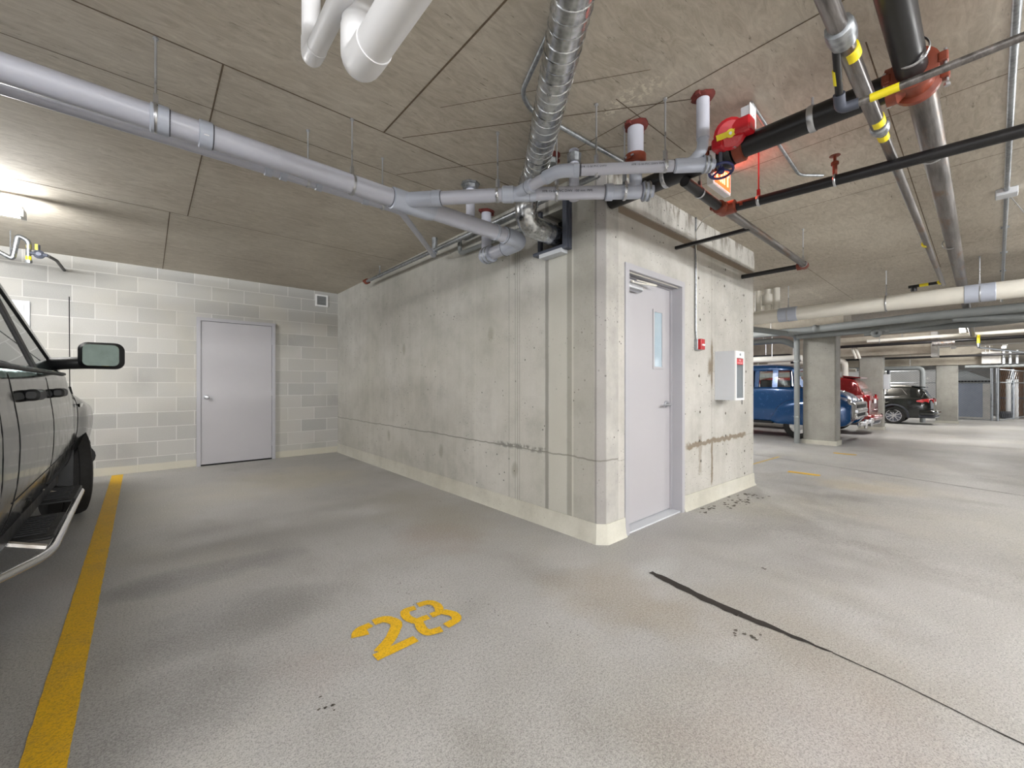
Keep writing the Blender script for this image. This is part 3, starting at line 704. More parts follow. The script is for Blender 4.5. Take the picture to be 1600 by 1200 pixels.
link('stub', MB().tube([(2.235, 2.60, 2.31), (2.22, 2.92, 2.30)], r*.88, 28), 'pvc', t)
co = link('cleanout', MB().lathe([(r*.88, -.07), (r+.014, -.065), (r+.014, .03), (r*.9, .035), (r*.9, .06), (r*.6, .062)], (2.222, 2.86, 2.302), (-.05, 1, -.02), 28), 'pvc_fit', t)
for k in (-.045, .0): link('band', MB().ring((2.224-k*.05, 2.86+k, 2.302), (-.05, 1, -.02), r+.017, .003, 28, 6, .007), 'galv', co)
for c_, ax_, R0 in (((1.148, 2.478, 2.356), XA, r+.001), ((2.07, 2.443, 2.328), XA, r+.009), ((2.237, 2.63, 2.31), (-.05, 1, -.03), r+.009)): link('joint_line', MB().ring(c_, ax_, R0, .0016, 28, 6, .0025), 'pvcline', t)
# 45 degree branch
a = V((1.36, 2.325, 2.36)); b = V((1.70, 1.955, 2.362)); d = (b-a).normalized(); rb = .042
link('branch_pipe', MB().tube([a, b], rb, 28), 'pvc', t)
straps(t, [(a+d*.03, d, rb, .03)], th=.008)
c2 = b+d*.28; e2 = V((2.30, 1.375, 2.362)); d2v = (e2-b).normalized()
link('second_wye', MB().lathe([(rb, -.05), (rb+.009, -.045), (rb+.009, .02), (rb+.003, .025), (rb+.003, .16), (rb, .165)], b, d2v, 28).tube([b+d2v*.03, V((1.735, 1.84, 2.372))], .036, 20), 'pvc_fit', t)
link('branch_pipe', MB().tube([b+d2v*.12, e2-d2v*.02], rb*.96, 28), 'pvc', t)
link('end_fitting', MB().lathe([(rb*.97, -.18), (rb+.008, -.175), (rb+.008, -.135), (rb+.001, -.13), (rb+.001, .03)], e2-d2v*.06, d2v, 28).tube(bend([e2-d2v*.14, e2-d2v*.05+V((0, 0, .02)), V((2.24, 1.40, 2.50))], .06), rb*.9, 20), 'pvc_fit', t)
eb = link('end_cleanout', MB().lathe([(rb+.001, -.005), (rb+.013, 0), (rb+.013, .045), (rb-.006, .05), (rb-.006, .065), (.02, .067)], e2-d2v*.01, d2v, 28), 'pvc_fit', t)
for k in (.008, .036): link('band', MB().ring(e2+d2v*(k-.01), d2v, rb+.016, .0025, 28, 6, .006), 'galv', eb)
# upper branch
p0, p1, p2, p3 = V((1.735, 1.84, 2.372)), V((1.74, 1.60, 2.378)), V((1.83, 1.46, 2.38)), V((2.32, .985, 2.38)); ru = .031
u1 = V((1.745, 1.585, 2.38)); dd = (p3-u1).normalized()
link('upper_branch', MB().tube([p0, u1+V((0, .03, 0))], ru, 24), 'pvc', t)
link('elbow', MB().tube(bend([u1+V((0, .09, 0)), u1, u1+dd*.10], .05, 6), ru+.006, 24), 'pvc_fit', t)
link('upper_branch', MB().tube([u1+dd*.08, p3-dd*.09], ru, 24), 'pvc', t)
straps(t, [(u1+dd*.10, dd, ru, .018), (u1+V((0, .09, 0)), YA, ru, .015), (p0+V((0, -.03, 0)), YA, ru, .02)], th=.008)
link('end_fitting', MB().lathe([(ru, -.19), (ru+.007, -.185), (ru+.007, -.0)], p3, dd, 24).tube(bend([p3-dd*.17, p3-dd*.10+V((0, 0, .01)), V((2.29, 1.01, 2.46)), V((2.292, 1.01, 2.53))], .05), ru*.95, 20), 'pvc_fit', t)
eb = link('end_cleanout', MB().lathe([(ru, -.04), (ru+.012, -.035), (ru+.012, .005), (ru-.005, .01), (ru-.005, .025), (.012, .027)], p3, dd, 24), 'pvc_fit', t)
for k in (-.03, -.008): link('band', MB().ring(p3+dd*k, dd, ru+.014, .0025, 24, 6, .005), 'galv', eb)
# print on the pipes
def wraptext(txt, origin, along, R, size, parent, tilt=0.):
    cu = bpy.data.curves.new('print', 'FONT'); cu.body = txt; cu.size = size; cu.extrude = 0; ob = bpy.data.objects.new('print', cu); COL.objects.link(ob)
    dg = bpy.context.evaluated_depsgraph_get(); me = bpy.data.meshes.new_from_object(ob.evaluated_get(dg)); bpy.data.objects.remove(ob)
    al = V(along).normalized(); side = V((-al.y, al.x, 0)).normalized()
    if side.dot(V(origin)) > 0: side = -side     # toward the aisle
    mb = MB(); vs = []
    for v in me.vertices:
        th = v.co.y/R+tilt; vs.append(V(origin)+al*v.co.x+side*math.cos(th)*(R+.0008)+V((0, 0, 1))*math.sin(th)*(R+.0008))
    mb.add(vs, [tuple(p.vertices) for p in me.polygons]); bpy.data.meshes.remove(me)
    return link('printed_marking', mb, 'ink', parent, smooth=False)
wraptext('XFR 15-50 PVC DWV', u1+dd*.12, dd, ru, .016, t, -.1)
wraptext('XFR 15-50 PVC DWV PIPE', u1+dd*.40, dd, ru, .016, t, -.1)
wraptext('XFR 15-50  PVC DWV  100 mm  PIPE', b+d2v*.2, d2v, rb, .02, t, -.25)
for c_, ax_, R0 in ((b+d2v*.125, d2v, rb+.002), (e2-d2v*.245, d2v, rb+.002), (u1+dd*.125, dd, ru+.001), (p3-dd*.195, dd, ru+.001), (u1+V((0, .10, 0)), YA, ru+.002)): link('joint_line', MB().ring(c_, ax_, R0, .0014, 24, 6, .002), 'pvcline', t)
# drops from the slab
def drop(x, y, R, zb, lab, collar='redstop', mat='pvc'):
    t = thing('drop_pipe', lab, 'pipe', (x, y, H), 'short drain drops through the slab')
    link('riser', MB().tube([(x, y, H-.001), (x, y, zb)], R, 24), mat, t)
    if collar:
        mb = MB(); r_ = random.Random(int(x*100)); n_ = 14
        ring = lambda z, k: [(x+(R+k*r_.uniform(.35, 1.35))*math.cos(2*PI*i/n_), y+(R+k*r_.uniform(.35, 1.35))*math.sin(2*PI*i/n_), z) for i in range(n_)]
        mb.rings([ring(H-.001, .028), ring(H-.012, .022), ring(H-.02, .004)], True); c_ = link('collar', mb, collar, t)
        for s_ in (-1, 1): link('tab', MB().box((x+s_*(R+.025)-.012, y-.01, H-.022), (x+s_*(R+.025)+.012, y+.01, H-.002)), collar, c_)
    return t
t = drop(2.24, 1.398, .048, 2.50, 'grey drain drop with orange coupling above the lower branch end')
link('coupling', MB().lathe([(.05, -.03), (.062, -.026), (.062, .026), (.05, .03)], (2.24, 1.398, 2.545), ZA, 24).box((2.165, 1.385, 2.53), (2.315, 1.411, 2.56)), 'orange', t)
for s_ in (-1, 1): link('bolt', MB().tube([(2.24+s_*.068, 1.37, 2.545), (2.24+s_*.068, 1.425, 2.545)], .006, 8), 'alu', t)
drop(2.292, 1.01, .034, 2.52, 'thin grey drain drop beside the red valve')
t = drop(1.902, 2.665, .036, 2.42, 'grey drop with octagonal metal collar behind the branch pipe', None)
link('collar', MB().lathe([(.045, -.05), (.062, -.045), (.062, -.02), (.075, -.015), (.075, -.001)], (1.902, 2.665, H), ZA, 8), 'galv', t)
t = drop(2.163, 1.822, .034, 2.42, 'metal-collared drop behind the duct bend', None)
link('collar', MB().lathe([(.036, -.09), (.046, -.085), (.05, -.03), (.036, -.02)], (2.163, 1.822, H), ZA, 10), 'galv', t)
t = drop(2.313, 2.989, .045, 2.33, 'grey drop with red putty behind the main drain pipe', 'redstop')
t = drop(2.10, 1.97, .035, 2.70, 'drop with red putty tucked behind the spiral duct', 'redstop', 'pvc_dark')
t = drop(2.31, 3.9, .03, 2.60, 'short metal sleeve at the top of the thin side drain', None, 'galv')
# thin pvc behind the main
t = thing('side_drain', 'thin grey drain pipe running behind the main drain to the wall', 'pipe', (1.2, 2.77, 2.42))
link('pipe', MB().tube(bend([(-3.5, 2.80, 2.46), (1.36, 2.77, 2.42), (2.22, 3.80, 2.55), (2.30, 3.90, 2.56), (2.31, 3.9, 2.66)], .06), .024, 16), 'pvc', t)
for x in (.52, .60, .80, 1.1): link('coupling', MB().lathe([(.026, -.02), (.031, -.018), (.031, .018), (.026, .02)], (x, 2.775, 2.426), XA, 18), 'pvc_fit', t)
link('elbow', MB().tube(bend([(2.18, 3.75, 2.545), (2.30, 3.90, 2.56), (2.31, 3.9, 2.64)], .06), .028, 16), 'pvc_fit', t)
# hangers
hanger(.016, 2.50, 2.45, 2.385, .06, XA, 'thin rod hanger on the main drain pipe near its first coupling')
hanger(.906, 2.485, 2.425, 2.362, r, XA, 'rod hanger on the main drain pipe short of the wye')
hanger(1.645, 2.01, 2.415, 2.362, rb, d, 'rod hanger on the short diagonal branch pipe')
hanger(1.90, 1.437, 2.42, 2.38, ru, dd, 'rod hanger on the upper branch pipe next to its bend')
hanger(2.15, 1.155, 2.42, 2.38, ru, dd, 'rod hanger on the upper branch pipe halfway along')
hanger(2.285, 1.028, 2.45, 2.38, ru, dd, 'rod hanger at the end cap of the upper branch pipe')
hanger(1.91, 1.75, 2.42, 2.362, rb, d2v, 'rod hanger on the lower branch pipe behind the spiral duct')
hanger(.738, 2.775, 2.45, 2.425, .024, XA, 'short rod hanger on the thin side drain over the main pipe')
hanger(1.222, 2.77, 2.45, 2.42, .024, XA, 'short rod hanger on the thin side drain above the wye')
hanger(2.2, 1.45, 2.42, 2.362, rb+.01, d2v, 'rod hanger at the capped end of the lower branch pipe')

# ---- sprinkler line along the left concrete face
t = thing('sprinkler_pipe', 'steel sprinkler pipe along the top of the long concrete wall', 'pipe', (2.3, 4, 2.62))
link('pipe', MB().tube([(2.30, 5.74, 2.635), (2.30, 1.72, 2.60)], .022, 16), 'galv', t)
link('end_cap', MB().lathe([(.03, -.03), (.038, -.025), (.038, .02), (.02, .03)], (2.30, 5.75, 2.635), YA, 14).box((2.25, 5.735, 2.62), (2.35, 5.765, 2.65)), 'orange', t)
hanger(2.30, 5.3, 2.66, 2.632, .025, YA, 'rod hanger near the red end cap of the wall sprinkler pipe')
t = thing('wall_drain', 'thin grey bracketed pipe under the sprinkler pipe on the long concrete wall', 'pipe', (2.39, 4, 2.5))
link('pipe', MB().tube(bend([(2.40, 3.55, 2.70), (2.40, 3.55, 2.52), (2.40, 2.55, 2.50)], .05), .022, 14), 'pvc_dark', t)
link('rail', MB().box((2.41, 2.45, 2.655), (2.45, 3.5, 2.68)), 'galv', t)

# ---- spiral duct
t = thing('spiral_duct', 'ribbed silver spiral duct bending into the opening in the wall', 'duct', (1.5, 1.5, 2.5))
a = V((.62, .30, 2.55)); b = V((1.93, 1.96, 2.585)); dd_ = (b-a).normalized(); L_ = (b-a).length; R_ = .077
mb = MB(); mb.tube([a, b], R_, 32)
link('duct_pipe', mb, 'duct', t)
mb = MB(); u = dd_.orthogonal().normalized(); v = dd_.cross(u); pts = []; turns = int(L_/.062)
for i in range(turns*20+1):
    an = 2*PI*i/20; pts.append(a+dd_*(.062*i/20)+(u*math.cos(an)+v*math.sin(an))*(R_+.0005))
mb.tube(pts, .0035, 5)
link('spiral_seam', mb, 'duct', t)
mb = MB(); path = bend([b-dd_*.02, V((2.045, 2.145, 2.60)), V((2.055, 2.205, 2.345)), V((2.40, 2.225, 2.345)), V((2.62, 2.23, 2.345))], .125, 12)
n_ = len(path); rs = [R_*1.03+.0025*math.sin(i*2.2) for i in range(n_)]
mb.tube(path, rs, 32); link('elbow', mb, 'duct', t, angle=60)
link('foil_tape', MB().ring(b, dd_, R_+.004, .0035, 28, 6, .03), 'duct', t)

# ---- pair of white pvc bends near the lens
def white_bend(px, depth, R, zb, lab):
    a_ = math.atan2(564, 642); f_ = V((math.sin(a_), math.cos(a_), 0)); r_ = V((math.cos(a_), -math.sin(a_), 0))
    c_ = (f_+r_*((px-800)/642))*depth; x, y = c_.x, c_.y; z = zb+R
    t = thing('white_drain', lab, 'pipe', (x, y, H), 'white plastic drain bends')
    link('riser', MB().tube([(x, y, H), (x, y, z+R*1.6)], R*.94, 28), 'pvc_white', t)
    link('elbow', MB().tube(bend([(x, y, z+R*2.2), (x, y, z), (x, y-R*2.2, z)], R*1.5, 10), R, 28), 'pvc_white', t)
    link('pipe', MB().tube([(x, y-R*2.1, z), (x, y-1.9, z+.02)], R*.94, 28), 'pvc_white', t)
white_bend(486, 1.62, .036, 2.405, 'smaller white plastic drain bend beside the larger one')
white_bend(561, 1.42, .060, 2.195, 'larger white plastic drain bend near the spiral duct')

# ---- black fire main and valve (runs along Y at x 2.43)
t = thing('fire_main', 'thick black steel fire main running over the storage room corner', 'pipe', (2.54, .9, 2.52))
bx = 2.54; bz = 2.52; Rb = .059
link('pipe', MB().tube([(bx, 1.789, bz-.005), (bx, 1.035, bz)], Rb, 28), 'black', t)
link('pipe', MB().tube([(bx, .94, bz), (bx, .24, bz)], Rb, 28), 'black', t)
for y in (1.068, .91):
    c_ = link('coupling', MB().lathe([(Rb+.002, -.026), (Rb+.016, -.022), (Rb+.016, .022), (Rb+.002, .026)], (bx, y, bz), YA, 28).box((bx-.095, y-.02, bz-.012), (bx-.055, y+.02, bz+.012)).box((bx+.055, y-.02, bz-.012), (bx+.095, y+.02, bz+.012)), 'orange', t)
    link('bolt', MB().tube([(bx-.082, y, bz-.03), (bx-.082, y, bz+.03)], .006, 8).lathe([(.012, -.03), (.012, -.02)], (bx-.082, y, bz), ZA, 6).lathe([(.012, .02), (.012, .03)], (bx-.082, y, bz), ZA, 6), 'alu', c_)
for y in (.565, 1.36):
    link('strap', MB().ring((bx, y, bz), YA, Rb+.003, .003, 28, 6, .014).tube([(bx, y, bz+Rb), (bx, y, bz+Rb+.05)], .006, 8), 'alu', t)
# butterfly valve
t = thing('fire_valve', 'red gear-operated valve with blue handwheel and yellow pointer on the fire main', 'valve', (bx, .94, bz))
link('body', MB().lathe([(.05, -.05), (.075, -.045), (.085, -.02), (.085, .02), (.075, .045), (.05, .05)], (bx, .988, bz), YA, 28).tube([(bx-.02, .988, bz), (bx-.05, .988, bz+.11)], .038, 16), 'black', t)
gb = V((bx-.10, .926, bz+.047))
mb = MB(); ax = V((-.35, -.25, -.9)).normalized()
mb.lathe([(.02, -.045), (.07, -.042), (.082, -.02), (.082, .02), (.066, .035), (.02, .038)], gb, (-.75, -.35, -.35), 20)
mb.rbox((gb.x-.04, gb.y-.115, gb.z-.03), (gb.x+.05, gb.y-.02, gb.z+.05), .015, 1)
mb.rbox((gb.x-.045, gb.y+.02, gb.z-.075), (gb.x+.03, gb.y+.085, gb.z-.01), .015, 0)
link('gear_box', mb, 'redv', t)
nrm = V((-.75, -.35, -.35)).normalized(); c0 = gb+nrm*.045; al = V((.45, -.86, .2)); al = (al-nrm*al.dot(nrm)).normalized(); wd = nrm.cross(al)
link('position_pointer', MB().slab([c0-al*.07-wd*.015, c0+al*.07-wd*.015, c0+al*.07+wd*.015, c0-al*.07+wd*.015], .012, nrm).lathe([(.022, -.006), (.022, .010)], c0, nrm, 16), 'yel', t)
link('bolt', MB().lathe([(.008, 0), (.008, .014)], c0, nrm, 8), 'alu', t)
hw = V((2.478, .988, 2.40)); hax = V((-.22, -.15, -.97)).normalized()
link('stem', MB().tube([hw-hax*.0, gb+V((0, .05, -.03))], .010, 12), 'framing', t)
mb = MB(); mb.ring(hw, hax, .062, .008, 32, 8); hu = hax.orthogonal().normalized(); hv = hax.cross(hu)
for k in range(3):
    an = 2*PI*k/3+.5; mb.tube([hw-hax*.012, hw+(hu*math.cos(an)+hv*math.sin(an))*.060], .0065, 8)
mb.lathe([(.018, -.015), (.018, .012)], hw, hax, 16)
link('handwheel', mb, 'bluew', t)
link('switch_box', MB().rbox((bx-.045, .842, 2.618), (bx+.035, .89, 2.722), .006, 1), 'offwhite', t)
link('switch_cover', MB().rbox((bx-.05, .837, 2.613), (bx+.04, .843, 2.727), .004, 1).lathe([(.005, 0), (.005, .004)], (bx, .837, 2.67), (0, -1, 0), 8), 'white', t)
link('tag', MB().slab([(bx-.105, 1.035, 2.457), (bx-.10, 1.004, 2.457), (bx-.10, 1.004, 2.52), (bx-.105, 1.035, 2.52)], .002), 'white', t)

# EXIT sign
t = thing('exit_sign', 'white boxed EXIT sign glowing red, under the fire main handwheel', 'sign', (3.07, 1.235, 2.555))
link('housing', MB().rbox((2.92, 1.215, 2.555), (3.22, 1.26, H-.02), .008, 1), 'white', t)
link('mount', MB().box((3.03, 1.225, H-.022), (3.11, 1.25, H)), 'white', t)
link('lit_face', MB().box((2.94, 1.211, 2.575), (3.20, 1.2155, H-.04)), 'exit', t)
mb = MB()
def bar(x0, z0, x1, z1, w_=.011):
    d_ = V((x1-x0, 0, z1-z0)).normalized(); n__ = V((-d_.z, 0, d_.x))*w_
    A, B = V((x0, 1.2095, z0)), V((x1, 1.2095, z1)); mb.slab([A-n__, B-n__, B+n__, A+n__], .002, (0, 1, 0))
z0, z1 = 2.60, 2.695; zm = (z0+z1)/2
bar(2.965, z0, 2.965, z1); bar(2.965, z0+.01, 3.0, z0+.01); bar(2.965, zm, 2.995, zm, .009); bar(2.965, z1-.01, 3.0, z1-.01)
bar(3.022, z0, 3.065, z1); bar(3.065, z0, 3.022, z1); bar(3.093, z0, 3.093, z1); bar(3.15, z0, 3.15, z1); bar(3.122, z1-.01, 3.178, z1-.01)
link('lettering', mb, 'exit_letter', t, smooth=False)

# ---- big steel main and gas line (along X)
t = thing('steel_main', 'thickest mill steel pipe with orange tee clamp running under the ceiling', 'pipe', (3, .16, 2.46))
link('pipe', MB().tube([(-1.0, .21, 2.52), (2.47, .194, 2.52)], .052, 32), 'black', t)
link('pipe', MB().tube([(2.61, .178, 2.52), (16.6, .13, 2.52)], .052, 32), 'steelpipe', t)
mb = MB(); mb.lathe([(.052, -.085), (.082, -.08), (.082, -.055), (.062, -.045), (.062, .045), (.082, .055), (.082, .08), (.052, .085)], (2.54, .188, 2.52), XA, 28)
mb.lathe([(.055, .03), (.070, .05), (.078, .06), (.078, .095), (.055, .10)], (2.54, .188, 2.52), YA, 24)
te = link('tee_clamp', mb, 'orange', t)
for sx in (-.068, .068):
    for s_ in (-1, 1):
        link('clamp_lug', MB().rbox((2.54+sx-.02, .188+s_*.088-.016, 2.50), (2.54+sx+.02, .188+s_*.088+.016, 2.54), .008, 2), 'orange', te)
        link('bolt', MB().tube([(2.54+sx, .188+s_*.094, 2.485), (2.54+sx, .188+s_*.094, 2.555)], .006, 8).lathe([(.011, 0), (.011, .012)], (2.54+sx, .188+s_*.094, 2.465), ZA, 6), 'alu', te)
for x, R0 in ((2.34, .054), (3.45, .055), (5.75, .055)):
    link('ring_hanger', MB().ring((x, .185, 2.52), XA, R0, .003, 28, 6, .010).tube([(x, .185, 2.575), (x, .185, H)], .005, 6), 'alu', t)
t = thing('gas_pipe', 'grey gas pipe with yellow bands and a reducer joint under the ceiling', 'pipe', (3, .31, 2.42))
gz = 2.42
link('pipe', MB().tube([(.5, .335, gz), (2.66, .325, gz)], .029, 24), 'steelpipe', t)
link('pipe', MB().tube([(2.70, .322, gz), (7.45, .30, gz)], .022, 24), 'steelpipe', t)
link('reducer', MB().lathe([(.030, -.035), (.037, -.03), (.039, -.01), (.036, .01), (.030, .035), (.023, .045)], (2.69, .323, gz), XA, 24), 'galv', t)
for x, R0 in ((1.99, .030), (2.60, .030), (2.78, .0235), (5.2, .0235), (7.25, .0235)):
    link('yellow_band', MB().lathe([(R0-.002, -.03), (R0, -.029), (R0, .029), (R0-.002, .03)], (x, .323, gz), XA, 24), 'yel', t)
link('coupling', MB().lathe([(.03, -.05), (.042, -.045), (.045, -.02), (.045, .02), (.042, .045), (.03, .05)], (1.86, .328, gz), XA, 12), 'galv', t)
link('side_tap', MB().tube([(7.25, .30, gz), (7.25, .60, gz-.01)], .018, 10).lathe([(.03, 0), (.03, .06)], (7.25, .55, gz-.07), ZA, 10), 'black', t)
link('yellow_band', MB().tube([(7.25, .42, gz-.004), (7.25, .50, gz-.007)], .0195, 10), 'yel', t)
t = thing('gas_branch', 'thin dark gas branch with yellow tape crossing below the big pipes', 'pipe', (2.15, 0, 2.29))
gx = 2.13
link('pipe', MB().tube([(gx-.02, -2.2, 2.29), (gx, .33, 2.29)], .014, 16), 'steelpipe', t)
link('yellow_tape', MB().tube([(gx, .20, 2.29), (gx, .285, 2.29)], .0155, 16), 'yel', t)
link('yellow_tape', MB().tube([(gx, .325, 2.29), (gx, .335, 2.29)], .0155, 12), 'yel', t)
link('elbow', MB().tube(bend([(gx, .32, 2.29), (gx-.005, .378, 2.29), (gx-.06, .372, 2.325)], .03), .020, 16), 'framing', t)
link('riser', MB().tube([(gx-.04, .374, 2.312), (1.91, .352, 2.405)], .013, 16), 'black', t)
link('yellow_tape', MB().tube([(gx-.10, .368, 2.345), (gx-.15, .363, 2.372)], .0145, 16), 'yel', t)
# ---- sprinkler branch (Y run at x 3.1, X run at y 1.22)
t = thing('sprinkler_branch', 'black sprinkler branch pipes meeting at an orange coupling outside the room', 'pipe', (3.05, 1.2, 2.41))
sz = 2.41; rs_ = .031
link('pipe', MB().tube([(3.14, -2.2, 2.29), (3.08, 1.12, sz)], rs_, 20), 'black', t)
link('pipe', MB().tube([(2.50, 1.215, 2.43), (2.96, 1.205, sz)], rs_, 20), 'black', t)
link('pipe', MB().tube([(3.10, 1.20, sz), (5.02, 1.19, 2.40)], rs_*.93, 20), 'steelpipe', t)
link('pipe', MB().tube([(5.08, 1.22, 2.40), (5.08, 1.795, 2.40)], rs_*.8, 16), 'black', t)
mb = MB(); mb.lathe([(.034, -.05), (.045, -.045), (.045, .045), (.034, .05)], (3.03, 1.205, sz), XA, 18).lathe([(.034, -.045), (.045, -.04), (.045, .04), (.034, .045)], (3.06, 1.165, sz), YA, 18)
cp = link('coupling', mb, 'orange', t)
for q in ((2.985, 1.205), (3.08, 1.205), (3.065, 1.13)):
    link('lug', MB().box((q[0]-.016, q[1]-.055, sz-.012), (q[0]+.016, q[1]-.035, sz+.012)).box((q[0]-.016, q[1]+.035, sz-.012), (q[0]+.016, q[1]+.055, sz+.012)), 'orange', cp)
link('coupling', MB().lathe([(.03, -.04), (.042, -.036), (.042, .036), (.03, .04)], (5.05, 1.20, 2.40), XA, 16).lathe([(.03, -.03), (.04, -.026), (.04, .05), (.03, .055)], (5.08, 1.21, 2.40), YA, 16), 'orange', t)
link('brace', MB().box((3.5, 1.19, 2.37), (3.53, 1.79, 2.395)), 'black', t)
sp = link('sprinkler_head', MB().tube([(3.09, .575, 2.39), (3.09, .575, 2.48)], .012, 10).lathe([(.012, .0), (.02, .005), (.02, .02), (.008, .03), (.008, .055), (.028, .058), (.028, .06)], (3.09, .575, 2.48), ZA, 12), 'orange', t)
link('ring', MB().ring((3.09, .575, 2.392), YA, rs_+.004, .003, 20, 6, .006), 'alu', t)
hanger(3.082, .985, 2.435, 2.405, rs_, YA, 'red painted rod hanger on the sprinkler branch near the EXIT sign', red=True)
hanger(5.0, 1.19, 2.435, 2.40, rs_, XA, 'rod hanger at the elbow end of the sprinkler branch')
hanger(2.7, 1.21, 2.45, 2.42, rs_, XA, 'rod hanger on the sprinkler branch beside the fire main')
link_ring = None
# alarm conduit loop
t = thing('cable', 'white cable loop hanging from the orange coupling to the wall conduit', 'cable', (3.2, 1.5, 2.3))
link('cable_run', MB().tube(bend([(3.0, 1.19, 2.375), (3.12, 1.36, 2.42), (3.86, 1.775, 2.60), (3.912, 1.778, 2.35), (3.912, 1.778, 1.62)], .35, 10), .004, 8), 'cable', t)
# conduits on the ceiling
def conduit(pts, lab, R=.013, boxes=(), z=H-.02):
    t = thing('conduit', lab, 'conduit', (pts[0][0], pts[0][1], z))
    link('pipe', MB().tube(bend([(p[0], p[1], z) for p in pts], .06), R, 12), 'galv', t)
    for bx_ in boxes: link('junction_box', MB().rbox((bx_[0]-.06, bx_[1]-.06, H-.055), (bx_[0]+.06, bx_[1]+.06, H-.002), .008, 2), 'offwhite', t)
    for k in range(1, len(pts)):
        a_, b_ = V(pts[k-1]+(z,)), V(pts[k]+(z,)); n_ = int((b_-a_).length/1.2)
        for j in range(n_):
            q = a_.lerp(b_, (j+.6)/(n_+.2)); link('strap', MB().box((q.x-.008, q.y-.028, z-.003), (q.x+.008, q.y+.028, H-.001)), 'galv', t)
    return t
conduit([(-.6, -.06), (3.3, -.11), (12, -.27)], 'straight ceiling conduit with white junction box along the aisle', .015, [(5.25, -.145)])
conduit([(.9, .3), (1.50, 1.63), (1.63, 1.70), (2.65, 1.66)], 'bent ceiling conduit passing behind the spiral duct')
conduit([(2.52, .845), (3.66, .895), (3.80, .78)], 'short ceiling conduit leaving the valve switch box', .010)
conduit([(7.4, -.5), (5.25, -.145)], 'thin ceiling wire leading to the junction box', .003)

# ---- wall equipment
t = thing('alarm_station', 'small red pull station on grey box fed by wall conduit by the door', 'alarm', (3.94, 1.8, 1.50))
link('back_box', MB().rbox((3.895, 1.765, 1.495), (3.99, 1.8, 1.60), .006, 1), 'galv', t)
pb = link('pull_station', MB().rbox((3.90, 1.735, 1.50), (3.985, 1.766, 1.60), .006, 1), 'red', t)
link('pull_bar', MB().box((3.915, 1.728, 1.535), (3.97, 1.736, 1.552)), 'white', pb)
link('wall_conduit', MB().tube([(3.915, 1.785, 1.60), (3.90, 1.785, 1.70), (3.90, 1.785, 2.757)], .009, 10), 'galv', t)
t = thing('extinguisher_cabinet', 'white fire extinguisher cabinet with glass door on the concrete wall', 'cabinet', (4.46, 1.8, 1.01))
X0, X1, Y0, Z0, Z1 = 4.36, 4.585, 1.61, 1.01, 1.505
mb = MB(); mb.box((X0, Y0, Z0), (X0+.006, 1.8, Z1)); mb.box((X1-.006, Y0, Z0), (X1, 1.8, Z1)); mb.box((X0+.006, Y0, Z0), (X1-.006, 1.794, Z0+.006)); mb.box((X0+.006, Y0, Z1-.006), (X1-.006, 1.794, Z1)); mb.box((X0+.006, 1.794, Z0), (X1-.006, 1.8, Z1))
link('body', mb, 'offwhite', t)
mb = MB()
for a_, b_ in (((X0, Z0), (X0+.025, Z1)), ((X1-.025, Z0), (X1, Z1)), ((X0+.025, Z0), (X1-.025, Z0+.022)), ((X0+.025, Z1-.07), (X1-.025, Z1))): mb.box((a_[0], Y0-.012, a_[1]), (b_[0], Y0, b_[1]))
dr = link('door', mb, 'white', t)
link('pane', MB().box((X0+.024, Y0-.008, Z0+.02), (X1-.024, Y0-.004, Z1-.068)), 'glass', dr)
link('lock', MB().lathe([(.012, 0), (.012, .006)], (4.47, Y0-.012, Z1-.035), (0, -1, 0), 12), 'galv', dr)
lb = link('label', MB().box((X0+.03, Y0-.010, Z1-.135), (X1-.03, Y0-.0085, Z1-.075)), 'extred', dr)
def flat_text(txt, loc, size, parent, mat, name='lettering'):
    cu = bpy.data.curves.new('t', 'FONT'); cu.body = txt; cu.size = size; cu.align_x = 'CENTER'; ob = bpy.data.objects.new('t', cu); COL.objects.link(ob)
    dg = bpy.context.evaluated_depsgraph_get(); me = bpy.data.meshes.new_from_object(ob.evaluated_get(dg)); bpy.data.objects.remove(ob)
    mb = MB(); mb.add([(loc[0]+v.co.x, loc[1], loc[2]+v.co.y) for v in me.vertices], [tuple(p.vertices) for p in me.polygons]); bpy.data.meshes.remove(me)
    return link(name, mb, mat, parent, smooth=False, fix=False)
flat_text('FIRE', (4.4725, Y0-.0112, Z1-.102), .026, lb, 'white'); flat_text('EXTINGUISHER', (4.4725, Y0-.0112, Z1-.126), .018, lb, 'white')
link('latch_tab', MB().box((4.54, Y0-.006, .965), (4.548, Y0-.002, 1.01)), 'blackm', t)
e = thing('fire_extinguisher', 'white labelled fire extinguisher standing inside the glass-fronted wall cabinet', 'extinguisher', (4.47, 1.70, Z0+.006))
link('cylinder', MB().lathe([(.055, 0), (.06, .01), (.06, .27), (.045, .31), (.02, .33)], (4.47, 1.70, Z0+.006), ZA, 24), 'offwhite', e)
link('valve_head', MB().lathe([(.02, .325), (.02, .36)], (4.47, 1.70, Z0+.006), ZA, 12).box((4.41, 1.69, Z0+.36), (4.53, 1.71, Z0+.375)).box((4.42, 1.69, Z0+.385), (4.53, 1.71, Z0+.40)), 'blackm', e)
link('hose', MB().tube(bend([(4.45, 1.69, Z0+.36), (4.40, 1.67, Z0+.33), (4.405, 1.66, Z0+.1)], .05), .009, 8), 'blackm', e)
link('neck_ring', MB().ring((4.47, 1.70, Z0+.24), ZA, .061, .003, 24, 6, .012), 'framing', e)

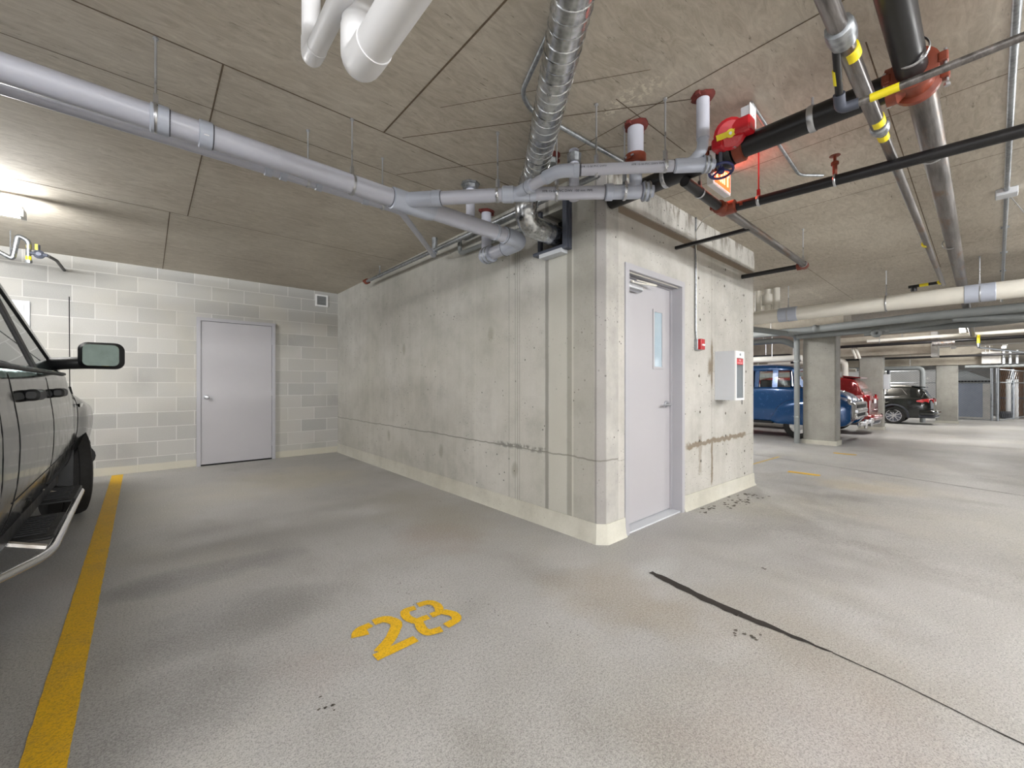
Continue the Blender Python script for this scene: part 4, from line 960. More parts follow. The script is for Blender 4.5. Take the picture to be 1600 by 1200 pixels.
# gas regulator piping at the block wall
t = thing('gas_piping', 'zigzag gas piping with yellow bands below the ceiling by the block wall', 'pipe', (-1.0, 6.6, 2.5))
link('pipe', MB().tube(bend([(-1.9, 6.2, 2.62), (-1.30, 6.55, 2.60), (-1.075, 6.6, 2.465), (-1.04, 6.6, 2.72), (-.97, 6.62, 2.68), (-.97, 6.62, 2.60)], .03), .022, 12), 'galv', t)
link('drip_leg', MB().tube([(-.97, 6.62, 2.64), (-.97, 6.62, 2.47)], .020, 12).lathe([(.026, 0), (.026, .03)], (-.97, 6.62, 2.45), ZA, 10), 'galv', t)
for z in (2.62, 2.50): link('yellow_band', MB().lathe([(.0215, -.02), (.0215, .02)], (-.97, 6.62, z), ZA, 12), 'yel', t)
link('regulator', MB().lathe([(.02, -.03), (.045, -.01), (.045, .01), (.02, .03)], (-.90, 6.64, 2.56), YA, 14).tube([(-.97, 6.62, 2.56), (-.84, 6.64, 2.56)], .018, 10).lathe([(.02, 0), (.02, .09)], (-.91, 6.64, 2.57), ZA, 10), 'framing', t)
link('yellow_handle', MB().box((-.925, 6.61, 2.60), (-.905, 6.67, 2.66)), 'yel', t)
link('wall_pipe', MB().tube(bend([(-.84, 6.64, 2.56), (-.80, 6.9, 2.57), (-.80, 7.4, 2.57)], .05), .016, 10), 'black', t)
link('support_rod', MB().tube([(-1.09, 6.6, 2.50), (-1.09, 6.6, H)], .005, 6), 'galv', t)

# ------------------------------------------------------------------ far pipework
t = thing('insulated_pipe', 'thick white insulated pipe with grey saddles crossing beyond the storage room', 'pipe', (7.7, 1, 2.3))
link('pipe', MB().tube([(7.75, 9.3, 2.30), (7.70, 2.4, 2.30), (7.70, -3.4, 2.31)], .108, 28), 'insul', t)
for y in (2.03, -.0): link('saddle', MB().lathe([(.11, -.13), (.114, -.125), (.114, .125), (.11, .13)], (7.70, y, 2.302), YA, 24), 'pvc_fit', t)
for y, R0 in ((2.47, .045), (2.32, .055), (2.20, .052)):
    rz_ = link('riser', MB().tube(bend([(7.70, y+.0, H-.003), (7.70, y, 2.36), (7.70, y+.12, 2.30)], .06), R0, 18), 'insul', t)
link('sleeve', MB().lathe([(.056, -.09), (.085, -.085), (.085, .085), (.056, .09)], (7.70, 2.32, 2.58), ZA, 20), 'insul', t)
hanger(7.70, 2.03, 2.41, 2.30, .11, YA, 'rod hanger at the saddle of the white insulated pipe by the risers', .006)
hanger(7.70, .86, 2.41, 2.30, .11, YA, 'rod hanger midway on the white insulated pipe', .006)
hanger(7.70, 0.0, 2.41, 2.30, .11, YA, 'rod hanger at the saddle of the white insulated pipe in the aisle', .006)
def run(name, lab, paths, mat, cat='pipe', n=16, br=.2):
    t = thing(name, lab, cat, tuple(paths[0][0][0]))
    for pts, R0, *mm in paths: link('pipe', MB().tube(bend(pts, br, 5), R0, n), mm[0] if mm else mat, t)
    a_, b_ = V(paths[0][0][0]), V(paths[0][0][1])
    if (a_-b_).length > 1 and abs(a_.z-b_.z) < .3:
        for k in (.35, .85): q = a_.lerp(b_, k); link('hanger_rod', MB().tube([q, (q.x, q.y, H)], .008, 6), 'alu', t)
    return t
t = run('grey_drain', 'bundle of grey drain pipes crossing in front of the first column top', [
    ([(10.6, 5.5, 2.35), (10.6, 2.72, 2.34), (10.6, 2.2, 2.36), (10.2, .6, 2.37), (10.2, -2.6, 2.38)], .075),
    ([(10.85, 2.7, 2.26), (10.85, 1.1, 2.28), (10.75, .2, 2.36), (10.75, -2.6, 2.38)], .07),
    ([(10.9, 1.55, 2.22), (10.9, -.3, 2.25), (10.9, -.9, 2.32), (10.9, -2.6, 2.32)], .06),
    ([(10.3, .3, 2.30), (10.3, -.6, 2.22), (10.3, -2.6, 2.22)], .055),
    ([(8.6, 3.6, 2.42), (10.75, 2.76, 2.30)], .06)], 'pvc_dark')
link('trap', MB().ring((10.8, 1.35, 2.20), (1, .3, 0), .055, .035, 20, 10), 'pvc_dark', t)
for i, y in enumerate((2.3, 1.2, .3, -.5)): link('joint', MB().ring((10.85 if i % 2 else 10.55, y, 2.28 if i % 2 else 2.36), YA, .076, .008, 20, 6, .03), 'pvc_dark', t)
link('downpipe', MB().tube(bend([(10.75, 2.72, 2.30), (11.02, 2.74, 2.22), (11.02, 2.74, flz(11)-.01)], .1), .055, 18), 'pvc_dark', t)
for z in (1.7, .45): link('clip', MB().ring((11.02, 2.74, z), ZA, .058, .005, 18, 6, .015), 'galv', t)
run('vent_pipe', 'grey drain pipe sloping behind the risers toward the first column', [([(12.6, 6.5, 2.35), (12.3, 3.35, 2.33), (12.2, 3.05, 2.15)], .075)], 'pvc_dark')
run('white_line', 'thin white pipe run along the deep beam with a drop to the red car', [([(17.0, -3, 2.60), (17.0, 2.35, 2.56)], .05), ([(17.05, 2.75, 2.45), (17.05, 2.62, 2.02)], .035), ([(17.05, 2.66, 2.45), (17.05, 2.53, 2.02)], .035)], 'insul')
run('dark_line', 'dark sprinkler line under the white pipe along the deep beam', [([(16.75, -3.5, 2.42), (16.75, 3.0, 2.40)], .045), ([(16.75, .45, 2.36), (16.75, .9, 2.35)], .07, 'steelpipe')], 'black')
run('dark_line', 'dark sprinkler line under the beam over the third column', [([(24.6, -4, 2.36), (24.6, 7, 2.36)], .045)], 'black')
run('dark_line', 'dark sprinkler line above the roof of the blue panel truck', [([(15.4, 9, 2.13), (15.4, 3.95, 2.13), (15.4, 3.95, 1.86)], .05)], 'black')
run('white_duct', 'white pipe run above the blue panel truck roof', [([(15.0, 9, 2.0), (15.0, 3.6, 2.0)], .10)], 'insul')
run('white_duct', 'white pipe elbow dropping beside the second column', [([(17.3, 5.2, 1.98), (17.3, 2.95, 1.98), (17.3, 2.95, 1.0)], .085)], 'insul', br=.15)
run('white_duct', 'pair of white pipes stacked beyond the red car', [([(19.5, 8, 1.72), (19.5, 3.0, 1.72)], .06), ([(19.5, 8, 1.45), (19.5, 3.0, 1.45)], .05), ([(19.5, 8, 1.3), (19.5, 3.0, 1.3)], .04)], 'insul')
run('grey_downpipe', 'dark grey downpipe with elbow next to the third column', [([(24.9, 4.2, 1.92), (24.9, 1.62, 1.92), (24.9, 1.62, flz(25))], .09)], 'pvc_dark', br=.2)
run('grey_post', 'thin dark post behind the black wagon', [([(27.5, 3.0, 2.5), (27.5, 3.0, flz(27))], .05)], 'framing')
run('white_post', 'first of two white posts beyond the fence corner', [([(36.0, -1.06, 1.5), (36.0, -1.06, flz(36))], .10)], 'white')
run('white_post', 'second white post beyond the fence corner', [([(36.0, -1.32, 1.5), (36.0, -1.32, flz(36))], .10)], 'white')
run('gas_drop', 'yellow banded gas drop with pale pipe below the lit beam', [([(16.5, .02, 2.5), (16.5, .02, 2.28)], .03, 'yel'), ([(16.5, .02, 2.3), (16.5, .02, 2.17), (20.5, -.9, 2.2)], .03)], 'galv', br=.05)
run('pale_pipe', 'pale pipe along the beam over the third column', [([(25.1, -4, 1.93), (25.1, .4, 1.93)], .06)], 'pvc_dark')
t = thing('beam_light', 'twin-headed white emergency light on the beam', 'light', (19.5, .75, 2.5))
link('base', MB().rbox((19.5, .62, 2.42), (19.6, .88, 2.5), .01, 0), 'white', t)
for y in (.58, .92): link('lamp_head', MB().lathe([(.02, 0), (.06, .04), (.065, .10), (0, .11)], (19.5, y, 2.44), (-.8, (.75-y)*-1.5, -.6), 14), 'white', t)
t = thing('column_box', 'white electrical box on the edge of the second column', 'box', (18.0, 2.0, 1.1))
link('body', MB().rbox((17.80, 1.92, 1.04), (18.15, 2.06, 1.52), .01, 2), 'offwhite', t)
link('stub', MB().tube([(17.95, 1.98, .97), (17.95, 1.98, 1.05)], .02, 8), 'offwhite', t)
t = thing('duct_box', 'pale rectangular duct section beside the beam over the third column', 'duct', (25.2, -.5, 2.05))
link('body', MB().box((24.9, -.55, 2.03), (25.3, -.05, 2.50)), 'light_conc', t)
for y in (-.62, -.78, -.95): link('flange', MB().box((24.95, y-.03, 2.0), (25.2, y+.03, 2.52)), 'galv', t)

# ------------------------------------------------------------------ chain link fence and shed
def fence(name, lab, a, b, z0, z1, posts, st=.11, wr=.0035):
    a = V(a); b = V(b); L = (b-a).length; d_ = (b-a).normalized()
    t = thing(name, lab, 'fence', (a.x, a.y, z0))
    P = lambda s_, z: a+d_*s_+V((0, 0, z))
    mb = MB(); hh = z1-z0
    s_ = -hh
    while s_ < L:
        for sg in (1, -1):
            p, q = (s_, z0), (s_+hh, z1)
            if sg < 0: p, q = (s_, z1), (s_+hh, z0)
            if p[0] < 0: k = (0-p[0])/(q[0]-p[0]); p = (0, p[1]+(q[1]-p[1])*k)
            if q[0] > L: k = (L-p[0])/(q[0]-p[0]); q = (L, p[1]+(q[1]-p[1])*k)
            if q[0]-p[0] > .02: mb.tube([P(*p), P(*q)], wr, 3)
        s_ += st
    link('chain_link_mesh', mb, 'galv', t, smooth=False, fix=False)
    for k in posts: link('post', MB().tube([P(k, z0), P(k, z1+.04)], .045, 12), 'galv', t)
    for z in (z0+.05, z1-.02, z0+(z1-z0)*.74): link('rail', MB().tube([P(0, z), P(L, z)], .025, 8), 'galv', t)
    return t
fence('chain_fence', 'chain link fence in front of the grey shed', (30.3, -.55, 0), (30.3, 4.6, 0), flz(30.3), 1.95, (0, .17, 2.0, 3.8))
fence('chain_fence', 'chain link fence running away from the corner post', (30.35, -.62, 0), (37.5, -2.05, 0), flz(30.3), 1.95, (2.5, 5.0), .4, .0025)
t = thing('storage_shed', 'blue grey storage shed with ribbed hip roof behind the chain link fence', 'shed', (33.5, .4, flz(33.5)))
sx0, sx1, sy0, sy1, sz0, sz1 = 31.2, 33.0, -.38, 1.5, flz(32), 1.28
link('walls', MB().box((sx0, sy0, sz0+.12), (sx1, sy1, sz1)), 'shed', t)
link('base', MB().box((sx0-.15, sy0-.15, sz0-.03), (sx1, sy1+.1, sz0+.14)), 'light_conc', t)
link('side_panel', MB().box((sx0-.01, sy0-.01, sz0+.12), (sx0+.6, sy0+.28, sz1-.02)), 'light_conc', t)
link('dark_gap', MB().box((sx0-.02, sy0-.02, sz1), (sx1, sy1+.02, sz1+.12)), 'dark', t)
cx_, cy_ = (sx0+sx1)/2, (sy0+sy1)/2
mb = MB(); e_ = .08; zt = sz1+.13
mb.add([(sx0-e_, sy0-e_, zt), (sx1+e_, sy0-e_, zt), (sx1+e_, sy1+e_, zt), (sx0-e_, sy1+e_, zt), (cx_-.2, cy_-.1, zt+.52), (cx_+.2, cy_+.1, zt+.52)], [(3, 2, 1, 0), (0, 1, 5, 4), (1, 2, 5), (2, 3, 4, 5), (3, 0, 4)])
link('roof', mb, 'shed_roof', t, smooth=False)
t = thing('wood_partition', 'brown panelled partition beyond the white posts', 'partition', (40, -2, flz(40)))
link('panel', MB().box((40, -4.5, flz(40)), (40.1, -.85, 2.3)), 'wood', t)
for y in (-1.3, -1.9, -2.6): link('mullion', MB().box((39.95, y-.03, flz(40)), (40, y+.03, 2.3)), 'framing', t)
link('cross_rail', MB().box((39.95, -4.5, .35), (40, -.85, .42)), 'framing', t)
t = thing('grey_mat_stack', 'dark grey rolled mat lying beyond the fence corner', 'mat', (35, -1.15, flz(35)))
link('roll', MB().rbox((34.4, -1.2, flz(34.4)), (35.6, -.72, flz(35.6)+.38), .1, 0), 'cladding', t)

# ------------------------------------------------------------------ vehicles
def interp(keys, ys):
    """keys [(y, [(x,z)...])] -> smooth sections (Catmull-Rom limited)"""
    ky = np.array([k[0] for k in keys]); arr = np.array([k[1] for k in keys], float)
    out = []
    sl = np.zeros_like(arr)
    for i in range(1, len(ky)-1):
        d0 = (arr[i]-arr[i-1])/(ky[i]-ky[i-1]); d1_ = (arr[i+1]-arr[i])/(ky[i+1]-ky[i])
        sl[i] = np.where(d0*d1_ > 0, 2*d0*d1_/(d0+d1_+1e-12), 0)
    for y in ys:
        i = int(np.clip(np.searchsorted(ky, y)-1, 0, len(ky)-2)); h_ = ky[i+1]-ky[i]; t_ = (y-ky[i])/h_
        h00 = 2*t_**3-3*t_**2+1; h10 = t_**3-2*t_**2+t_; h01 = -2*t_**3+3*t_**2; h11 = t_**3-t_**2
        out.append(h00*arr[i]+h10*h_*sl[i]+h01*arr[i+1]+h11*h_*sl[i+1])
    return out
def smooth_profile(p, sub=3):
    p = [V((a[0], a[1], 0)) for a in p]; out = []
    for i in range(len(p)-1):
        p0, p1, p2, p3 = p[max(i-1, 0)], p[i], p[i+1], p[min(i+2, len(p)-1)]
        for k in range(sub):
            t_ = k/sub; m1 = (p2-p0)*.35; m2 = (p3-p1)*.35
            q = p1*(2*t_**3-3*t_**2+1)+m1*(t_**3-2*t_**2+t_)+p2*(-2*t_**3+3*t_**2)+m2*(t_**3-t_**2); out.append((q.x, q.y))
    out.append((p[-1].x, p[-1].y)); return out
def body(keys, step=.06):
    ks = sorted(keys, key=lambda k: k[0]); y0, y1 = ks[0][0], ks[-1][0]; n_ = int((y1-y0)/step)
    ys = [y0+(y1-y0)*i/n_ for i in range(n_+1)]; secs = interp(ks, ys); mb = MB(); rings = []
    for y, s_ in zip(ys, secs):
        pr = smooth_profile([tuple(q) for q in s_])
        rings.append([(q[0], y, q[1]) for q in pr]+[(-q[0], y, q[1]) for q in pr[::-1][1:-1]])
    mb.rings(rings, True)
    def side_x(y, z):
        s_ = interp(ks, [y])[0]; pr = smooth_profile([tuple(q) for q in s_]); best = 0
        for p, q in zip(pr[:-1], pr[1:]):
            if min(p[1], q[1]) <= z <= max(p[1], q[1]) and abs(q[1]-p[1]) > 1e-6:
                best = max(best, p[0]+(q[0]-p[0])*(z-p[1])/(q[1]-p[1]))
        return best
    return mb, side_x
def cut(o, cutters):
    for c in cutters:
        m_ = o.modifiers.new('b', 'BOOLEAN'); m_.operation = 'DIFFERENCE'; m_.object = c; m_.solver = 'EXACT'
    dg = bpy.context.evaluated_depsgraph_get(); dg.update(); me = bpy.data.meshes.new_from_object(o.evaluated_get(dg)); o.modifiers.clear(); o.data = me
    me.polygons.foreach_set('use_smooth', [True]*len(me.polygons)); me.set_sharp_from_angle(angle=math.radians(32))
    for c in cutters: bpy.data.objects.remove(c)
def wheel(parent, x, y, z, R, wd, sgn, spokes=5, rim='alloy', steel=False, rr_=.64, steer=0.):
    p = bpy.data.objects.new('wheel', None); COL.objects.link(p); p.parent = parent; p.location = (x, y, z); p.rotation_euler = (0, 0, steer)
    w2 = wd/2
    prof = [(R*rr_, -w2*.8), (R*rr_+.02, -w2*.95), (R*.86, -w2), (R*.96, -w2*.9), (R, -w2*.6), (R, -w2*.35), (R-.008, -w2*.33), (R-.008, -w2*.27), (R, -w2*.25), (R, w2*.25), (R-.008, w2*.27), (R-.008, w2*.33), (R, w2*.35), (R, w2*.6), (R*.96, w2*.9), (R*.86, w2), (R*rr_+.02, w2*.95), (R*rr_, w2*.8)]
    mb = MB(); mb.lathe(prof, (0, 0, 0), (sgn, 0, 0), 40, True); ty = link('tyre', mb, 'tire', p, local=True)
    mb = MB(); Rr = R*rr_
    mb.lathe([(Rr, w2*.82), (Rr+.006, w2*.88), (Rr-.012, w2*.86), (Rr-.03, w2*.4), (Rr*.3, w2*.3)], (0, 0, 0), (sgn, 0, 0), 36)
    rimo = link('rim', mb, 'framing' if not steel else 'chrome', p, local=True)
    mb = MB()
    if steel: mb.lathe([(Rr*.72, w2*.55), (Rr*.66, w2*.8), (Rr*.35, w2*.95), (0, w2*1.0)], (0, 0, 0), (sgn, 0, 0), 30); mb.lathe([(Rr*.98, w2*.7), (Rr*.74, w2*.6)], (0, 0, 0), (sgn, 0, 0), 30, False)
    else:
        for k in range(spokes):
            for off in (-.14, .14):
                a_ = 2*PI*k/spokes; c1, c2_ = a_+off*.9, a_+off*2.0
                i_ = V((sgn*w2*.74, math.cos(c1)*Rr*.2, math.sin(c1)*Rr*.2)); o_ = V((sgn*w2*.84, math.cos(c2_)*(Rr-.01), math.sin(c2_)*(Rr-.01)))
                tn = (o_-i_).cross(V((1, 0, 0))).normalized()*.018; mb.slab([i_-tn, o_-tn*.8, o_+tn*.8, i_+tn], .02, (1, 0, 0))
        mb.lathe([(Rr*.26, w2*.6), (Rr*.24, w2*.86), (0, w2*.9)], (0, 0, 0), (sgn, 0, 0), 20); mb.lathe([(Rr, w2*.8), (Rr, w2*.93), (Rr-.022, w2*.93), (Rr-.026, w2*.7)], (0, 0, 0), (sgn, 0, 0), 36, False)
    link('spokes' if not steel else 'hubcap', mb, rim, p, local=True)
    return p
def cyl(x0, x1, y, z, R):
    return link('c', MB().lathe([(R, x0), (R, x1)], (0, y, z), (1, 0, 0), 40), 'blackm', local=True)
def panel(parent, name, mb, mat): return link(name, mb, mat, parent, local=True)

# ---- black pickup (local: y forward from front axle, x right)
T = thing('pickup_truck', 'black four-door pickup truck parked nose to the block wall', 'truck', (-1.458, 5.38, 0), None, .018)
def sec(w0, zt, zc, zb=.45, wt=.95): # half width, shoulder z, centre z
    return [(0, zb), (w0*.80, zb), (w0*.95, zb+.07), (w0, zb+.28), (w0*1.005, (zb+zt)/2+.1), (w0*.985, zt-.12), (w0*wt, zt), (w0*.72, zt+(zc-zt)*.7), (0, zc)]
keys = [(-4.80, sec(.93, 1.22, 1.24)), (-4.70, sec(.97, 1.30, 1.32)), (-3.10, sec(.985, 1.30, 1.32)), (-2.95, sec(.985, 1.26, 1.27)), (-.9, sec(.99, 1.25, 1.27)), (-.55, sec(.985, 1.19, 1.30, wt=.90)),
        (0, sec(1.02, 1.12, 1.25, wt=.86)), (.5, sec(1.02, 1.08, 1.2, wt=.84)), (.80, sec(.985, 1.02, 1.12, .5, .82)), (.93, sec(.88, .95, 1.03, .6, .82))]
mb, sx = body(keys)
B = panel(T, 'body', mb, 'carblack'); cut(B, [cyl(.60, 1.3, 0, .42, .50), cyl(-1.3, -.60, 0, .42, .50), cyl(.60, 1.3, -3.57, .42, .50), cyl(-1.3, -.60, -3.57, .42, .50)])
for s_ in (1, -1):
    lines = [[(-.50, 1.18), (-.44, .98), (-.47, .80), (-.56, .62), (-.60, .50)], [(-1.80, 1.24), (-1.77, .9), (-1.80, .50)], [(-2.74, 1.24), (-2.70, .9), (-2.74, .6), (-2.90, .5)], [(-.60, .70), (-1.2, .69), (-1.79, .68)], [(-1.79, .68), (-2.76, .67)], [(-3.0, 1.28), (-3.0, .48)]]
    mb = MB()
    for L_ in lines:
        pts = []
        for (ya, za), (yb, zb_) in zip(L_[:-1], L_[1:]):
            for k in range(9): t_ = k/8; y = ya+(yb-ya)*t_; z = za+(zb_-za)*t_; pts.append((s_*(sx(y, z)-.002), y, z))
        mb.tube(pts, .0045, 6)
    panel(T, 'door_gap', mb, 'dark')
    for y in (-1.55, -2.38):
        xx = s_*sx(y, 1.10); mb = MB(); mb.rbox((min(xx-s_*.01, xx+s_*.045), y-.10, 1.085), (max(xx-s_*.01, xx+s_*.045), y+.10, 1.14), .022, 1, 5)
        h_ = panel(T, 'door_handle', mb, 'blackm'); panel(h_, 'handle_cup', MB().lathe([(.045, -.004), (.03, .002)], (xx, y-.03, 1.09), (s_, 0, 0), 14), 'dark')
    # belt moulding, running board
    mb = MB(); mb.tube([(s_*(sx(y, 1.235)+.006), y, 1.242) for y in np.linspace(-.85, -2.9, 20)], .010, 8); panel(T, 'belt_moulding', mb, 'blackm')
    rb_ = panel(T, 'running_board', MB().tube(bend([(s_*.86, -.68, .37), (s_*1.04, -.78, .35), (s_*1.05, -2.45, .35), (s_*.90, -2.85, .37)], .14), .020, 16).tube([(s_*.80, -1.0, .42), (s_*1.02, -1.0, .34)], .02, 8).tube([(s_*.80, -2.3, .42), (s_*1.02, -2.3, .34)], .02, 8), 'chrome')
    for y in (-1.08, -2.0):
        mb = MB(); mb.rbox((s_*1.045 if s_ < 0 else .84, y-.27, .372), (s_*.84 if s_ < 0 else 1.045, y+.27, .392), .03, 2)
        for k in range(9): mb.box((min(s_*.88, s_*1.01), y-.2+k*.048, .391), (max(s_*.88, s_*1.01), y-.185+k*.048, .399))
        panel(rb_, 'step_pad', mb, 'blackm')
    panel(T, 'sill', MB().box((min(s_*.70, s_*.90), -2.95, .40), (max(s_*.70, s_*.90), -.62, .47)), 'blackm')
    bd = flat = None
    # cab glass and pillars
    GX = lambda z: .905-(z-1.25)*.36
    A0, A1 = (-.62, 1.25), (-1.42, 1.83)
    def sp_(y, z, o=0.): return (s_*(GX(z)+o), y, z)
    fr = [(-.72, 1.255), (-1.62, 1.255), (-1.62, 1.78), (-1.40, 1.78)]
    rr2 = [(-1.72, 1.255), (-2.58, 1.255), (-2.50, 1.77), (-1.72, 1.78)]
    for q in (fr, rr2): panel(T, 'side_window', MB().slab([sp_(*p) for p in q], .006), 'tint')
    def pil(name, q, th=.045, mat='carblack'): return panel(T, name, MB().slab([sp_(*p, -.015) for p in q], th), mat)
    pil('front_pillar', [(-.56, 1.24), (-.72, 1.24), (-1.43, 1.80), (-1.30, 1.83)]); pil('middle_pillar', [(-1.61, 1.24), (-1.73, 1.24), (-1.73, 1.80), (-1.61, 1.80)], .05, 'blackm'); pil('rear_pillar', [(-2.57, 1.24), (-2.92, 1.24), (-2.82, 1.82), (-2.48, 1.80)])
    panel(T, 'window_seal', MB().tube([sp_(*p, .004) for p in [(-.74, 1.25), (-1.41, 1.775), (-1.62, 1.785), (-1.62, 1.25)]], .009, 8).tube([sp_(*p, .004) for p in [(-1.72, 1.25), (-1.72, 1.785), (-2.50, 1.775), (-2.59, 1.25)]], .009, 8), 'blackm')
    # mirror
    arm = panel(T, 'mirror_arm', MB().tube(bend([(s_*.88, -.86, 1.315), (s_*.98, -.92, 1.325), (s_*1.10, -.93, 1.33)], .05), .046, 14), 'blackm')
    xa, xb = (1.03, 1.285) if s_ > 0 else (-1.285, -1.03)
    mh = panel(T, 'mirror', MB().rbox((xa, -1.0, 1.285), (xb, -.86, 1.485), .055, 1, 6), 'blackm')
    panel(mh, 'mirror_glass', MB().rbox((xa+.025, -1.006, 1.305), (xb-.03, -.998, 1.468), .035, 1, 6), 'mirror')
    wheel(T, s_*.87, 0, .39, .39, .27, s_, 5, 'chrome', steer=.22); wheel(T, s_*.86, -3.57, .39, .39, .27, s_, 5, 'chrome')
    panel(T, 'mud_flap', MB().slab([(s_*.66, -.50, .30), (s_*.97, -.50, .30), (s_*.97, -.44, .80), (s_*.66, -.44, .80)], .012), 'blackm')
    panel(T, 'badge', MB().box((s_*(sx(-.28, .99)), -.36, .975), (s_*(sx(-.28, .99)+.006), -.18, 1.005)), 'chrome')
    panel(T, 'headlight', MB().rbox((min(s_*.62, s_*.90), .78, .72), (max(s_*.62, s_*.90), .935, .93), .04, 1), 'lampclear')
panel(T, 'front_bumper', MB().tube(bend([(-.93, .66, .43), (-.90, .93, .43), (0, 1.0, .43), (.90, .93, .43), (.93, .66, .43)], .16, 6), .11, 18).tube(bend([(-.93, .70, .56), (-.90, .93, .56), (0, 1.0, .56), (.90, .93, .56), (.93, .70, .56)], .16, 6), .07, 14), 'blackm')
panel(T, 'rear_bumper', MB().rbox((-.92, -4.98, .50), (.92, -4.80, .72), .04, 0), 'chrome')
panel(T, 'grille', MB().rbox((-.45, .90, .70), (.45, .95, .98), .04, 1), 'chrome')
panel(T, 'hood', MB().slab([(-.6, -.45, 1.285), (.6, -.45, 1.285), (.55, .75, 1.16), (-.55, .75, 1.16)], .03), 'carblack')
rk = [(-2.95, [(0, 1.72), (.66, 1.72), (.70, 1.76), (.68, 1.82), (.3, 1.86), (0, 1.865)]), (-2.3, [(0, 1.76), (.68, 1.76), (.725, 1.80), (.70, 1.87), (.3, 1.91), (0, 1.915)]), (-1.5, [(0, 1.76), (.68, 1.76), (.725, 1.80), (.70, 1.86), (.3, 1.90), (0, 1.905)]), (-1.22, [(0, 1.79), (.66, 1.77), (.70, 1.79), (.68, 1.82), (.3, 1.85), (0, 1.855)])]
mb, _ = body(rk); panel(T, 'roof', mb, 'carblack')
panel(T, 'windshield', MB().slab([(-.88, -.56, 1.26), (.88, -.56, 1.26), (.68, -1.26, 1.80), (-.68, -1.26, 1.80)], .008), 'tint')
panel(T, 'rear_window', MB().slab([(-.84, -2.92, 1.28), (.84, -2.92, 1.28), (.66, -2.86, 1.76), (-.66, -2.86, 1.76)], .008), 'dglass')
for x in (-.45, .45):
    for y in (-1.75, -2.65): panel(T, 'seat_back', MB().rbox((x-.24, y-.08, .8), (x+.24, y+.06, 1.42), .06, 2).rbox((x-.12, y-.07, 1.42), (x+.12, y+.03, 1.60), .04, 2), 'seat')
an_ = panel(T, 'antenna', MB().tube([(.93, -.25, 1.14), (.955, -.58, 1.87)], .0035, 6).lathe([(.02, 0), (.008, .07)], (.93, -.23, 1.08), (0, -.3, 1), 12), 'blackm')

